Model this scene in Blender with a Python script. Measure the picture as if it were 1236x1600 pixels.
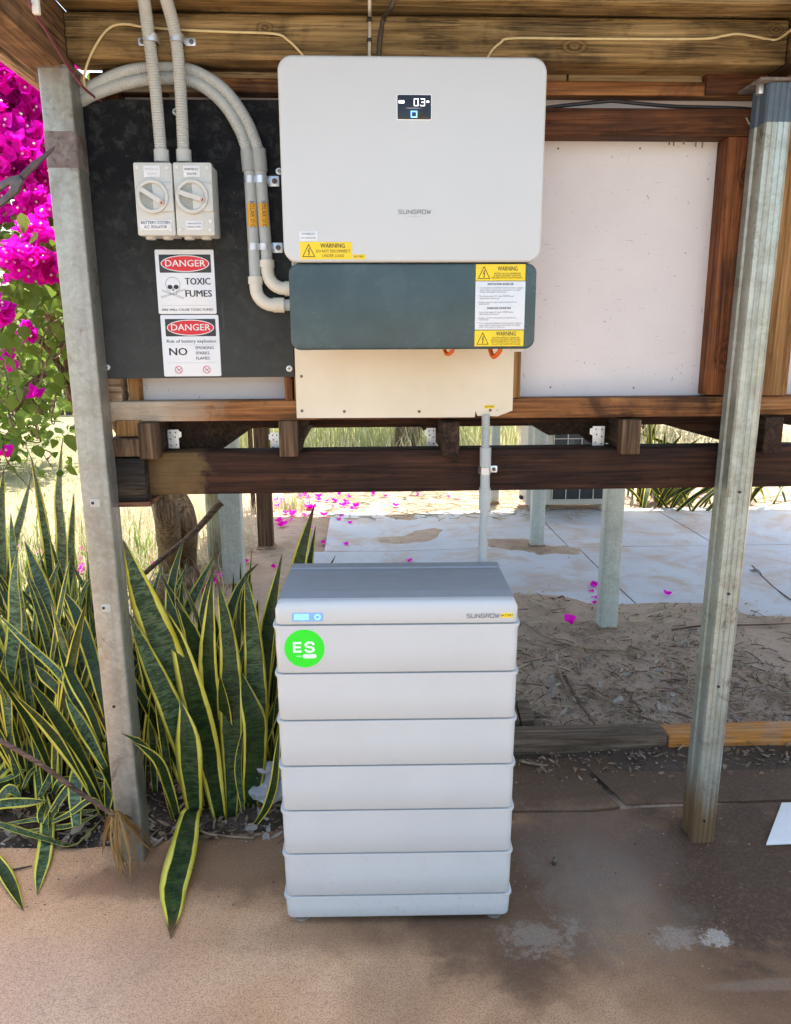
import bpy, math, random
from mathutils import Vector, Matrix, noise as mnoise
R = math.radians
rnd = random.Random(7)
for o in list(bpy.data.objects): bpy.data.objects.remove(o)
scene = bpy.context.scene
COL = scene.collection

# ------------------------------------------------------------------ camera
CAM_H, PITCH, YAW, ROLL, FPX = 1.57, R(12.7), R(2.4), 0.005, 1215.0
cam_d = bpy.data.cameras.new('camera'); cam = bpy.data.objects.new('camera', cam_d); COL.objects.link(cam)
_fw = Vector((math.sin(YAW)*math.cos(PITCH), math.cos(YAW)*math.cos(PITCH), -math.sin(PITCH)))
_r0 = Vector((math.cos(YAW), -math.sin(YAW), 0)); _u0 = _r0.cross(_fw)
_rt = _r0*math.cos(ROLL) - _u0*math.sin(ROLL); _up = _u0*math.cos(ROLL) + _r0*math.sin(ROLL)
_m = Matrix((_rt, _up, -_fw)).transposed().to_4x4(); _m.translation = (0, 0, CAM_H)
cam.matrix_world = _m
cam_d.sensor_fit = 'VERTICAL'; cam_d.sensor_height = 36.0; cam_d.sensor_width = 36.0*1236/1600
cam_d.lens = 36.0*FPX/1600; cam_d.clip_start = 0.05; cam_d.clip_end = 2000
scene.camera = cam

# ------------------------------------------------------------------ light
SUN_EL, SUN_AZ = R(71), R(20)            # azimuth from +Y towards +X: behind the wall, a little to the right
w = bpy.data.worlds.new('World'); scene.world = w; w.use_nodes = True
nt = w.node_tree; nt.nodes.clear()
sky = nt.nodes.new('ShaderNodeTexSky'); sky.sky_type = 'NISHITA'; sky.sun_disc = False
sky.sun_elevation = SUN_EL; sky.sun_rotation = SUN_AZ; sky.air_density = 1.0; sky.dust_density = 3.0; sky.ozone_density = 1.0
bg = nt.nodes.new('ShaderNodeBackground'); bg.inputs[1].default_value = 0.15
ow = nt.nodes.new('ShaderNodeOutputWorld'); nt.links.new(sky.outputs[0], bg.inputs[0]); nt.links.new(bg.outputs[0], ow.inputs[0])
sd = bpy.data.lights.new('sun', 'SUN'); sd.energy = 3.0; sd.angle = R(0.53); sd.color = (1.0, 0.965, 0.91)
sun = bpy.data.objects.new('sun', sd); COL.objects.link(sun)
sdir = Vector((math.sin(SUN_AZ)*math.cos(SUN_EL), math.cos(SUN_AZ)*math.cos(SUN_EL), math.sin(SUN_EL)))
sun.rotation_euler = sdir.to_track_quat('Z', 'Y').to_euler(); sun.location = (4, 10, 12)
vs = scene.view_settings
vs.view_transform = 'Standard'; vs.look = 'None'; vs.exposure = 1.98; vs.gamma = 1.0; vs.use_curve_mapping = False
vs.use_white_balance = True; vs.white_balance_temperature = 7050; vs.white_balance_tint = 8   # camera balanced for open shade
scene.render.engine = 'CYCLES'
cy = scene.cycles
cy.max_bounces = 6; cy.diffuse_bounces = 3; cy.glossy_bounces = 3; cy.transmission_bounces = 4; cy.transparent_max_bounces = 6
cy.use_denoising = True; cy.sample_clamp_indirect = 6

# ------------------------------------------------------------------ placing helpers
def ray(px, py): return _fw + _rt*((px-618)/FPX) - _up*((py-800)/FPX)
CP = Vector((0, 0, CAM_H))
def at(px, py, Y): d = ray(px, py); return CP + d*(Y/d.y)          # point on the plane y = Y
def gr(px, py, z=0.0): d = ray(px, py); return CP + d*((z-CAM_H)/d.z)   # point on a level plane
def rect(x0, y0, x1, y1, Y):
    mx, my = (x0+x1)/2, (y0+y1)/2
    return at(x0, my, Y).x, at(x1, my, Y).x, at(mx, y1, Y).z, at(mx, y0, Y).z   # x0,x1,z0,z1
def mpp(px, py, Y): return (at(px+1, py, Y)-at(px, py, Y)).length

# ------------------------------------------------------------------ materials
MATS = {}
class NB:
    def __init__(s, name):
        s.m = bpy.data.materials.new(name); s.m.use_nodes = True
        s.t = s.m.node_tree; s.p = s.t.nodes['Principled BSDF']; s.out = s.t.nodes['Material Output']
        MATS[name] = s.m
    def n(s, kind, **k):
        nd = s.t.nodes.new('ShaderNode'+kind)
        for a, b in k.items():
            if a.startswith('i_'):
                nd.inputs[a[2:].replace('_', ' ')].default_value = b
            else: setattr(nd, a, b)
        return nd
    def l(s, a, b): s.t.links.new(a, b)
    def coord(s, scale=(1, 1, 1), kind='Object', rnd_off=False):
        tc = s.n('TexCoord'); mp = s.n('Mapping'); mp.inputs['Scale'].default_value = scale
        s.l(tc.outputs[kind], mp.inputs[0])
        if rnd_off:
            oi = s.n('ObjectInfo'); mu = s.n('Math', operation='MULTIPLY'); mu.inputs[1].default_value = 37.0
            s.l(oi.outputs['Random'], mu.inputs[0]); s.l(mu.outputs[0], mp.inputs['Location'])
        return mp.outputs[0]
    def noise(s, vec, scale=5, detail=4, rough=.55, dist=0):
        nd = s.n('TexNoise'); nd.inputs['Scale'].default_value = scale; nd.inputs['Detail'].default_value = detail
        nd.inputs['Roughness'].default_value = rough; nd.inputs['Distortion'].default_value = dist
        s.l(vec, nd.inputs['Vector']); return nd.outputs['Fac']
    def ramp(s, fac, stops):
        nd = s.n('ValToRGB'); e = nd.color_ramp.elements
        while len(e) < len(stops): e.new(.5)
        for q, (p, c) in zip(e, stops):
            q.position = p; q.color = (c, c, c, 1) if isinstance(c, (int, float)) else (*c, 1)
        s.l(fac, nd.inputs[0]); return nd.outputs[0]
    def mix(s, fac, a, b, mode='MIX'):
        nd = s.n('Mix', data_type='RGBA', blend_type=mode)
        for sock, v in ((nd.inputs[0], fac), (nd.inputs[6], a), (nd.inputs[7], b)):
            if isinstance(v, (int, float)): sock.default_value = v
            elif isinstance(v, tuple): sock.default_value = (*v, 1)
            else: s.l(v, sock)
        return nd.outputs[2]
    def math(s, op, a, b=0.0, clamp=False):
        nd = s.n('Math', operation=op, use_clamp=clamp)
        for sock, v in ((nd.inputs[0], a), (nd.inputs[1], b)):
            if isinstance(v, (int, float)): sock.default_value = v
            else: s.l(v, sock)
        return nd.outputs[0]
    def bump(s, h, strength=.3, dist=.01):
        nd = s.n('Bump'); nd.inputs['Strength'].default_value = strength; nd.inputs['Distance'].default_value = dist
        s.l(h, nd.inputs['Height']); s.l(nd.outputs[0], s.p.inputs['Normal'])
    def set(s, col=None, rough=None, metal=None, spec=None):
        for key, v in (('Base Color', col), ('Roughness', rough), ('Metallic', metal), ('Specular IOR Level', spec)):
            if v is None: continue
            if isinstance(v, (int, float)): s.p.inputs[key].default_value = v
            elif isinstance(v, tuple): s.p.inputs[key].default_value = (*v, 1)
            else: s.l(v, s.p.inputs[key])
        return s.m

def plain(name, col, rough=.5, metal=0.0, var=.06, bump=0.0, scale=30, spec=.5, dirt=None):
    b = NB(name); v = b.coord(rnd_off=True)
    n1 = b.noise(v, scale, 5, .6)
    lo = tuple(c*(1-var*2) for c in col); hi = tuple(min(1, c*(1+var)) for c in col)
    c = b.ramp(n1, [(.3, lo), (.7, hi)])
    if dirt:
        d = b.ramp(b.noise(v, scale*.25, 6, .7), [(.52, 0.0), (.72, dirt[1])]); c = b.mix(d, c, dirt[0])
    b.set(c, b.ramp(n1, [(.2, max(0, rough-.08)), (.8, min(1, rough+.08))]), metal, spec)
    if bump: b.bump(n1, bump, .002)
    return b.m

def wood(name, dark, mid, light, axis='x', rough=.75, blotch=None, blotch_amt=.6, fine=1.0, knots=(), bump=.5, streak=.5):
    """timber with grain stretched along one axis; knots = list of (along, across-axis offsets) in object space"""
    b = NB(name)
    along, ac = 1.6, 26*fine
    sc = {'x': (along, ac, ac), 'y': (ac, along, ac), 'z': (ac, ac, along)}[axis]
    v = b.coord(sc, rnd_off=True)
    g = b.noise(v, 1.0, 7, .65, 1.3)
    sc2 = {'x': (3, ac*5, ac*5), 'y': (ac*5, 3, ac*5), 'z': (ac*5, ac*5, 3)}[axis]
    f = b.noise(b.coord(sc2, rnd_off=True), 1.0, 4, .6, .2)
    c = b.ramp(g, [(.28, dark), (.5, mid), (.72, light)])
    fr = b.ramp(f, [(.35, 1-streak), (.6, 1.0)])
    c = b.mix(1.0, c, fr, 'MULTIPLY')
    sc3 = {'x': (1.1, 34, 34), 'y': (34, 1.1, 34), 'z': (34, 34, 1.1)}[axis]
    ck = b.math('ABSOLUTE', b.math('SUBTRACT', b.noise(b.coord(sc3, rnd_off=True), 1.0, 5, .6, .8), .5))
    crk = b.ramp(ck, [(.0, 1.0), (.012, .9), (.03, 0.0)])
    bl = b.noise(b.coord(rnd_off=True), 4.5, 5, .65, .4)
    c = b.mix(b.math('MULTIPLY', crk, b.ramp(bl, [(.42, 0.0), (.58, .75)])), c, tuple(q*.3 for q in dark))
    if blotch: c = b.mix(b.ramp(bl, [(.48, 0.0), (.66, blotch_amt)]), c, blotch)
    for (kx, ky, kz, rad) in knots:
        tc = b.n('TexCoord'); sub = b.n('VectorMath', operation='SUBTRACT'); sub.inputs[1].default_value = (kx, ky, kz)
        b.l(tc.outputs['Object'], sub.inputs[0])
        mp = b.n('Mapping'); mp.inputs['Scale'].default_value = {'x': (.6, 0, 1), 'z': (1, 0, .6), 'y': (1, .6, 0)}[axis]; b.l(sub.outputs[0], mp.inputs[0])
        ln = b.n('VectorMath', operation='LENGTH'); b.l(mp.outputs[0], ln.inputs[0])
        dist = b.math('DIVIDE', ln.outputs['Value'], rad)
        dist = b.math('ADD', dist, b.math('MULTIPLY', b.math('SUBTRACT', g, .5), 1.6))
        ringv = b.math('SINE', b.math('MULTIPLY', dist, 13.0))
        msk = b.ramp(dist, [(.75, 1.0), (1.25, 0.0)])
        kc = b.ramp(b.math('ADD', b.math('MULTIPLY', ringv, .5), .5), [(.1, tuple(q*.6 for q in dark)), (.9, tuple((p_+q)/2 for p_, q in zip(dark, mid)))])
        c = b.mix(b.math('MULTIPLY', msk, .7), c, kc)
    b.set(c, rough, 0, .25)
    h = b.math('SUBTRACT', b.math('ADD', b.math('MULTIPLY', g, .6), b.math('MULTIPLY', f, .5)), b.math('MULTIPLY', crk, .6))
    b.bump(h, bump, .004)
    return b.m

def galv(name, base=(.5, .53, .5), tint=(.30, .30, .25), rust=0.0, rough=.5, metal=.55, lowdirt=None):
    b = NB(name); v = b.coord(rnd_off=True)
    vo = b.n('TexVoronoi'); vo.inputs['Scale'].default_value = 95; b.l(v, vo.inputs['Vector'])
    sep = b.n('SeparateColor'); b.l(vo.outputs['Color'], sep.inputs[0]); sp = sep.outputs[0]
    c = b.mix(b.math('MULTIPLY', sp, .55), base, tuple(q*.68 for q in base))
    c = b.mix(b.ramp(b.noise(v, 11, 8, .8, .6), [(.46, 0.0), (.66, .7)]), c, tint)
    st = b.noise(b.coord((26, 26, .22), rnd_off=True), 1.5, 3, .5, .1)
    c = b.mix(b.ramp(st, [(.45, 0.0), (.75, .35)]), c, tint)
    c = b.mix(b.ramp(b.noise(v, 3, 6, .7), [(.5, 0.0), (.75, .35)]), c, tuple(min(1, q*1.35) for q in base))
    if rust:
        c = b.mix(b.ramp(b.noise(v, 9, 8, .75, .5), [(.60-.14*rust, 0.0), (.72, 1.0)]), c, (.10, .045, .018))
    if lowdirt:                                                    # mud splash at the foot of the post: (height, soft, colour)
        tc = b.n('TexCoord'); sx = b.n('SeparateXYZ'); b.l(tc.outputs['Object'], sx.inputs[0])
        zz = b.math('ADD', sx.outputs['Z'], b.math('MULTIPLY', b.math('SUBTRACT', st, .5), .5))
        m = b.n('MapRange'); m.inputs[1].default_value = lowdirt[0]; m.inputs[2].default_value = lowdirt[0]-lowdirt[1]
        b.l(zz, m.inputs[0]); c = b.mix(b.math('MULTIPLY', m.outputs[0], lowdirt[3] if len(lowdirt) > 3 else .85), c, lowdirt[2])
    b.set(c, b.ramp(st, [(.3, rough-.12), (.7, rough+.2)]), metal, .5)
    b.bump(b.noise(v, 60, 4), .08, .002)
    return b.m

def emit(name, col, strength):
    b = NB(name); b.p.inputs['Emission Color'].default_value = (*col, 1); b.p.inputs['Emission Strength'].default_value = strength
    b.set(col, .4); return b.m

WHITE = plain('white_enamel', (.535, .56, .56), .34, var=.012, scale=6, spec=.4, dirt=((.52, .52, .50), .22))
BATT = plain('battery_plastic', (.54, .56, .555), .36, var=.02, scale=5, spec=.4, dirt=((.47, .455, .42), .22))
def splash(mat):
    b = NB.__new__(NB); b.m = mat; b.t = mat.node_tree; b.p = b.t.nodes['Principled BSDF']; src = b.p.inputs['Base Color'].links[0].from_socket
    g = b.n('NewGeometry'); sx = b.n('SeparateXYZ'); b.l(g.outputs['Position'], sx.inputs[0])
    nz = b.noise(g.outputs['Position'], 55, 7, .8); m = b.n('MapRange'); m.inputs[1].default_value = .34; m.inputs[2].default_value = .03; b.l(sx.outputs['Z'], m.inputs[0])
    f = b.math('MULTIPLY', b.ramp(nz, [(.55, 0.0), (.72, .6)]), m.outputs[0]); b.l(b.mix(f, src, (.36, .27, .19)), b.p.inputs['Base Color'])
splash(BATT)
BATTTOP = plain('battery_grey_top', (.27, .29, .31), .5, var=.04, scale=20)
COVER = plain('slate_cover', (.045, .078, .082), .26, var=.12, scale=7, dirt=((.105, .135, .135), .5), bump=.03, spec=.4)
BLACKBD = None
def mk_black():
    b = NB('black_board'); v = b.coord()
    n1 = b.noise(v, 7, 8, .72, .3); n2 = b.noise(v, 160, 3, .6)
    c = b.ramp(n1, [(.3, (.003, .004, .006)), (.55, (.006, .007, .009)), (.8, (.015, .016, .016))])
    tc = b.n('TexCoord'); sx = b.n('SeparateXYZ'); b.l(tc.outputs['Object'], sx.inputs[0])
    zz = b.math('ADD', sx.outputs['Z'], b.math('MULTIPLY', b.math('SUBTRACT', n1, .5), .5))
    low_grey = b.ramp(b.math('ADD', b.math('MULTIPLY', zz, -1.6), .45), [(.15, 0.0), (.95, .75)])   # greyer towards the lower half
    c = b.mix(low_grey, c, (.062, .066, .060))
    c = b.mix(b.ramp(n2, [(.62, 0.0), (.75, .25)]), c, (.15, .15, .14))
    c = b.mix(b.ramp(b.noise(v, 30, 6, .75, .3), [(.5, 0.0), (.72, .5)]), c, (.075, .078, .072))
    c = b.mix(b.ramp(b.noise(v, 45, 6, .8), [(.66, 0.0), (.69, .5)]), c, (.22, .22, .20))
    sc = b.noise(b.coord((40, 1, 3)), 2, 5, .7, 1.0)
    c = b.mix(b.ramp(sc, [(.68, 0.0), (.74, .35)]), c, (.2, .2, .19))
    b.set(c, b.ramp(n1, [(.3, .55), (.7, .8)]), 0, .15); b.bump(n2, .12, .001); return b.m
BLACKBD = mk_black()
def mk_cream():
    b = NB('cream_board'); v = b.coord()
    c = b.ramp(b.noise(v, 3.5, 6, .6), [(.3, (.69, .60, .44)), (.7, (.77, .69, .54))])
    c = b.mix(b.ramp(b.noise(v, 12, 6, .7, .5), [(.62, 0.0), (.78, .3)]), c, (.55, .42, .26))
    c = b.mix(b.ramp(b.noise(b.coord((3, 3, 60)), 1, 3), [(.6, 0.0), (.8, .12)]), c, (.5, .4, .28))
    b.set(c, .55, 0, .3); b.bump(b.noise(v, 90, 3), .06, .001); return b.m
CREAM = mk_cream()
def mk_sheet():
    b = NB('fibre_cement'); v = b.coord()
    c = b.ramp(b.noise(v, 2.2, 6, .6), [(.3, (.63, .585, .57)), (.7, (.72, .675, .65))])
    c = b.mix(b.ramp(b.noise(v, 70, 5, .7), [(.6, 0.0), (.8, .3)]), c, (.47, .42, .41))
    sc = b.noise(b.coord((55, 10, 38)), 1, 3, .5, 2.5)
    c = b.mix(b.ramp(sc, [(.705, 0.0), (.735, .7)]), c, (.14, .12, .11))
    sc2 = b.noise(b.coord((16, 10, 90)), 1, 2, .5, 3.5)
    c = b.mix(b.ramp(sc2, [(.71, 0.0), (.74, .45)]), c, (.20, .17, .16))
    b.set(c, .8, 0, .25); b.bump(b.noise(v, 120, 4), .15, .001); return b.m
SHEET = mk_sheet()
HEADER = wood('weathered_header', (.085, .048, .018), (.34, .215, .085), (.54, .38, .18), 'x', blotch=(.028, .018, .010), blotch_amt=.55, knots=[(.36, 0, -.015, .022), (-.42, 0, .02, .016), (.88, 0, .03, .014)])
HEADERY = wood('weathered_side_beam', (.08, .042, .02), (.30, .17, .085), (.46, .28, .16), 'y', blotch=(.05, .028, .018), blotch_amt=.6)
BEIGE = wood('beige_batten', (.22, .15, .075), (.36, .26, .14), (.48, .37, .22), 'x', streak=.2)
ORANGE = wood('orange_timber', (.12, .045, .015), (.33, .135, .045), (.48, .23, .09), 'x', blotch=(.05, .022, .012), blotch_amt=.85)
ORANGEZ = wood('red_stud', (.075, .022, .008), (.23, .075, .024), (.37, .145, .05), 'z', blotch=(.05, .02, .010), blotch_amt=.55, knots=[(-.005, 0, -.235, .032), (.01, 0, .25, .026)])
TANZ = wood('tan_stud', (.16, .07, .022), (.34, .17, .058), (.47, .27, .11), 'z')
NOGGIN = wood('brown_noggin', (.045, .015, .007), (.135, .050, .018), (.235, .095, .036), 'x', knots=[(-.27, 0, .012, .028)], blotch=(.03, .014, .009))
BEARER = wood('dark_bearer', (.012, .005, .003), (.052, .020, .010), (.11, .045, .022), 'x', blotch=(.012, .007, .005), blotch_amt=.6, fine=1.2)
BEAREREND = wood('bearer_tan_end', (.05, .028, .012), (.15, .09, .035), (.22, .14, .06), 'x', blotch=(.012, .009, .007), blotch_amt=.95)
PLATEL = wood('bleached_plate', (.22, .14, .08), (.44, .34, .22), (.58, .49, .36), 'x', blotch=(.14, .055, .022), blotch_amt=.9)
ENDGRAIN = wood('joist_end', (.05, .028, .015), (.13, .075, .04), (.22, .14, .08), 'z', streak=.6)
ENDDARK = wood('charred_end', (.008, .007, .006), (.022, .018, .014), (.09, .065, .04), 'x', streak=.4, fine=.4)
JOIST = wood('joist_timber', (.012, .006, .004), (.045, .024, .012), (.09, .048, .025), 'y')
OLDGREY = wood('grey_sleeper', (.05, .033, .020), (.155, .108, .070), (.30, .225, .155), 'x', blotch=(.05, .035, .02), blotch_amt=.8)
ORSLEEP = wood('orange_sleeper', (.33, .12, .02), (.55, .22, .045), (.66, .33, .10), 'x', streak=.3, blotch=(.42, .25, .16), blotch_amt=.7)
BROWNPOST = wood('brown_post', (.06, .033, .02), (.15, .085, .05), (.24, .15, .095), 'z')
ROUNDPOST = wood('green_round_post', (.20, .19, .10), (.40, .38, .23), (.52, .50, .34), 'z', blotch=(.18, .12, .05), blotch_amt=.6)
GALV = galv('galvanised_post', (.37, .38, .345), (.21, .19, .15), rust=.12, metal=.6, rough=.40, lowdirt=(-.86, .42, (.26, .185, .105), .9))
GALVR = galv('fluted_galvanised_post', (.45, .49, .44), (.24, .23, .17), rust=.15, metal=.6, rough=.40, lowdirt=(-.80, .14, (.25, .15, .065), .9))
BLUESTEEL = plain('blue_grey_paint', (.085, .125, .165), .5, var=.1)
RUSTSTEEL = plain('rusty_weld', (.21, .18, .165), .7, metal=.1, var=.3, bump=.3, scale=60, dirt=((.075, .032, .022), 1.0))
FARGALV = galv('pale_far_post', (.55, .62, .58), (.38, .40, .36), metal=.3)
ZINC = galv('bright_zinc', (.66, .70, .74), (.48, .5, .52), metal=.75, rough=.3)
STEEL = plain('screw_steel', (.58, .58, .56), .32, metal=.8, var=.1)
SCREWDARK = plain('dull_screw', (.16, .13, .10), .5, metal=.5, var=.2)
CONDUIT = plain('conduit_grey', (.43, .455, .435), .5, var=.05, dirt=((.38, .36, .31), .35))
PIPE = plain('pipe_grey', (.42, .45, .435), .42, var=.04, dirt=((.36, .35, .30), .3))
COUPL = plain('coupling_grey', (.335, .355, .345), .45, var=.04)
ELBOW = plain('elbow_cream', (.66, .64, .55), .45, var=.04)
ISO = plain('isolator_plastic', (.54, .55, .515), .42, var=.03, dirt=((.45, .44, .38), .25))
ISODARK = plain('isolator_dial', (.30, .31, .275), .25, var=.05)
LABELW = plain('label_white', (.68, .70, .71), .45, var=.02)
SIGNW = plain('sign_white', (.72, .74, .75), .35, var=.015)
YELLOW = plain('label_yellow', (.84, .60, .015), .45, var=.03)
ORLABEL = plain('label_orange', (.72, .36, .02), .5, var=.05)
INK = plain('ink_black', (.012, .012, .013), .5, var=.02)
INKGREY = plain('ink_grey', (.16, .17, .18), .5, var=.02)
INKLIGHT = plain('ink_light', (.42, .43, .44), .5, var=.02)
SIGNBLACK = plain('sign_black', (.022, .025, .024), .4, var=.02)
SIGNRED = plain('sign_red', (.62, .012, .022), .4, var=.03)
PINKRED = plain('sign_crimson', (.58, .02, .09), .4, var=.03)
GREEN = plain('sticker_green', (.0, .74, .02), .45, var=.01)
MINT = plain('sticker_mint', (.70, .86, .74), .45, var=.01)
SCREEN = plain('screen_black', (.006, .006, .008), .15, var=.02)
DISPW = emit('display_white', (.95, .97, 1), 1.0)
DISPB = emit('display_blue', (.10, .30, 1.0), 1.1)
LEDB = emit('led_cyan', (.16, .62, 1.0), .6)
LEDBACK = plain('led_panel_blue', (.25, .44, .72), .35, var=.05)
ORANGECAB = plain('orange_cable', (.72, .13, .012), .45, var=.06)
CABY = plain('cable_cream', (.66, .53, .27), .5, var=.08)
CABP = plain('cable_maroon', (.17, .03, .055), .45, var=.06)
CABW = plain('cable_white', (.55, .50, .40), .5, var=.08)
CABK = plain('cable_black', (.012, .013, .015), .45, var=.05)
CLIPW = plain('clip_white', (.7, .68, .62), .5, var=.03)
ROOFM = galv('roof_steel', (.35, .36, .36), (.18, .16, .13), metal=.5)
PAPER = plain('white_foam', (.80, .80, .80), .7, var=.02)
ACW = plain('aircon_cream', (.58, .56, .48), .5, var=.04)
ACD = plain('aircon_dark', (.035, .04, .045), .5, var=.1)
def mk_bag():
    b = NB('clear_plastic'); v = b.coord()
    b.set((.62, .66, .70), .2, 0, .6); b.p.inputs['Transmission Weight'].default_value = .55; b.bump(b.noise(v, 30, 6, .7, 1), .6, .01); return b.m
BAG = mk_bag()

# ------------------------------------------------------------------ ground materials
def patch(mat, axis, lo, hi, col, amt=1.0, rag=.25):
    '''a weathered length of a timber: blend towards col where world axis runs from lo (0) to hi (1)'''
    b = NB.__new__(NB); b.m = mat; b.t = mat.node_tree; b.p = b.t.nodes['Principled BSDF']
    lk = b.p.inputs['Base Color'].links[0]; src = lk.from_socket
    g = b.n('NewGeometry'); sx = b.n('SeparateXYZ'); b.l(g.outputs['Position'], sx.inputs[0])
    nz = b.noise(g.outputs['Position'], 14, 6, .7, .5)
    q = b.math('ADD', sx.outputs[axis], b.math('MULTIPLY', b.math('SUBTRACT', nz, .5), rag))
    m = b.n('MapRange'); m.inputs[1].default_value = lo; m.inputs[2].default_value = hi; b.l(q, m.inputs[0])
    tex = b.mix(1.0, src, col, 'MULTIPLY')
    gray = b.mix(b.ramp(nz, [(.35, .35), (.65, .9)]), tuple(c*.55 for c in col), col)
    b.l(b.mix(b.math('MULTIPLY', m.outputs[0], amt), src, gray), b.p.inputs['Base Color'])
    return mat
def blob(b, pos, cx, cy, rx, ry, soft, nz, amt=.5):
    """a stain or painted-in shade: soft ellipse in world x/y, ragged by noise"""
    sub = b.n('VectorMath', operation='SUBTRACT'); sub.inputs[1].default_value = (cx, cy, 0); b.l(pos, sub.inputs[0])
    mu = b.n('VectorMath', operation='MULTIPLY'); mu.inputs[1].default_value = (1/rx, 1/ry, 0); b.l(sub.outputs[0], mu.inputs[0])
    ln = b.n('VectorMath', operation='LENGTH'); b.l(mu.outputs[0], ln.inputs[0])
    d = b.math('ADD', ln.outputs['Value'], b.math('MULTIPLY', b.math('SUBTRACT', nz, .5), amt*2))
    m = b.n('MapRange'); m.interpolation_type = 'SMOOTHSTEP'; m.inputs[1].default_value = 1+soft/2; m.inputs[2].default_value = 1-soft/2
    b.l(d, m.inputs[0]); return m.outputs[0]
def mk_slab():
    b = NB('brown_concrete'); g = b.n('NewGeometry'); pos = g.outputs['Position']
    n1 = b.noise(pos, 2.3, 8, .65, .3); n2 = b.noise(pos, 9, 7, .7, .4); n3 = b.noise(pos, 220, 3, .6); n4 = b.noise(pos, 70, 4, .65); n5 = b.math('ADD', b.math('MULTIPLY', n2, .5), b.math('MULTIPLY', b.noise(pos, 38, 7, .8), .5))
    c = b.ramp(n1, [(.25, (.43, .235, .12)), (.5, (.58, .345, .19)), (.75, (.67, .44, .275))])
    n6 = b.math('ADD', b.math('MULTIPLY', n1, .55), b.math('MULTIPLY', n2, .45))
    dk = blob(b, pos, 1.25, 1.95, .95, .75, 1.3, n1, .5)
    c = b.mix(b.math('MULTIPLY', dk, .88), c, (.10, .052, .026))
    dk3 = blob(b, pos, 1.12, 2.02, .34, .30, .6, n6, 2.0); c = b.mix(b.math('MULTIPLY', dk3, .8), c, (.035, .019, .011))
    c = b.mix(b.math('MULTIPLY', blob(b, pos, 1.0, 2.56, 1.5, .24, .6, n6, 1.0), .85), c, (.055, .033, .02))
    side_shade = blob(b, pos, .40, 1.98, .30, .36, .7, n6, 1.3); c = b.mix(b.math('MULTIPLY', side_shade, .8), c, (.065, .036, .02))  # dirty ground at the battery's right, painting in shade by its base
    contact_shade = blob(b, pos, .12, 1.80, .42, .07, 1.2, n2, .6); c = b.mix(b.math('MULTIPLY', contact_shade, .6), c, (.13, .072, .038))  # dirty ring along the battery front, painting in its contact shadow
    c = b.mix(b.math('MULTIPLY', blob(b, pos, .72, 2.12, .26, .22, .5, n2, .5), .55), c, (.15, .105, .085))
    c = b.mix(b.math('MULTIPLY', blob(b, pos, .68, 1.90, .17, .22, 1.0, n6, 2.2), .38), c, (.26, .225, .18))
    c = b.mix(b.math('MULTIPLY', blob(b, pos, .46, 1.765, .09, .05, .9, n5, 4.5), .4), c, (.34, .31, .26))
    c = b.mix(b.math('MULTIPLY', blob(b, pos, .92, 1.735, .03, .036, .4, n5, 3.0), .85), c, (.42, .38, .33))
    c = b.mix(b.math('MULTIPLY', blob(b, pos, .82, 1.75, .05, .035, .8, n5, 4.0), .5), c, (.36, .32, .27))
    c = b.mix(b.math('MULTIPLY', blob(b, pos, 1.03, 1.58, .20, .018, .8, n2, .6), .35), c, (.30, .23, .17))
    c = b.mix(b.math('MULTIPLY', blob(b, pos, .05, 1.60, .10, .16, .9, n2, .6), .35), c, (.17, .10, .06))
    c = b.mix(b.math('MULTIPLY', blob(b, pos, -.35, 2.12, .42, .17, .8, n2, .8), .7), c, (.15, .085, .045))
    c = b.mix(b.math('MULTIPLY', blob(b, pos, -.72, 2.04, .20, .07, .8, n2, .7), .7), c, (.21, .105, .055))
    c = b.mix(b.math('MULTIPLY', blob(b, pos, -1.0, 1.55, .5, .28, 1.0, n1, .6), .45), c, (.48, .35, .29))
    c = b.mix(b.ramp(n2, [(.55, 0.0), (.75, .3)]), c, (.13, .085, .06))
    c = b.mix(b.ramp(n3, [(.38, .55), (.52, 0.0)]), c, (.12, .075, .048))
    c = b.mix(b.ramp(n4, [(.34, .3), (.5, 0.0)]), c, (.20, .125, .08))
    c = b.mix(b.ramp(n3, [(.6, 0.0), (.75, .3)]), c, (.58, .47, .38))
    wv = b.n('TexVoronoi', feature='DISTANCE_TO_EDGE'); wv.inputs['Scale'].default_value = .9
    ds = b.n('VectorMath', operation='ADD'); nc = b.n('TexNoise'); nc.inputs['Scale'].default_value = 5; nc.inputs['Detail'].default_value = 6; b.l(pos, nc.inputs['Vector'])
    sc_ = b.n('VectorMath', operation='SCALE'); sc_.inputs['Scale'].default_value = .22; b.l(nc.outputs['Color'], sc_.inputs[0]); b.l(pos, ds.inputs[0]); b.l(sc_.outputs[0], ds.inputs[1]); b.l(ds.outputs[0], wv.inputs['Vector'])
    c = b.mix(b.math('MULTIPLY', b.ramp(wv.outputs['Distance'], [(.0, .9), (.0035, .0)]), b.ramp(n1, [(.56, 0.0), (.66, .5)])), c, (.05, .03, .02))
    b.set(c, .82, 0, .3)
    b.bump(b.math('ADD', b.math('MULTIPLY', n3, .5), b.math('MULTIPLY', n4, .6)), .4, .005); return b.m
SLAB = mk_slab()
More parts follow.
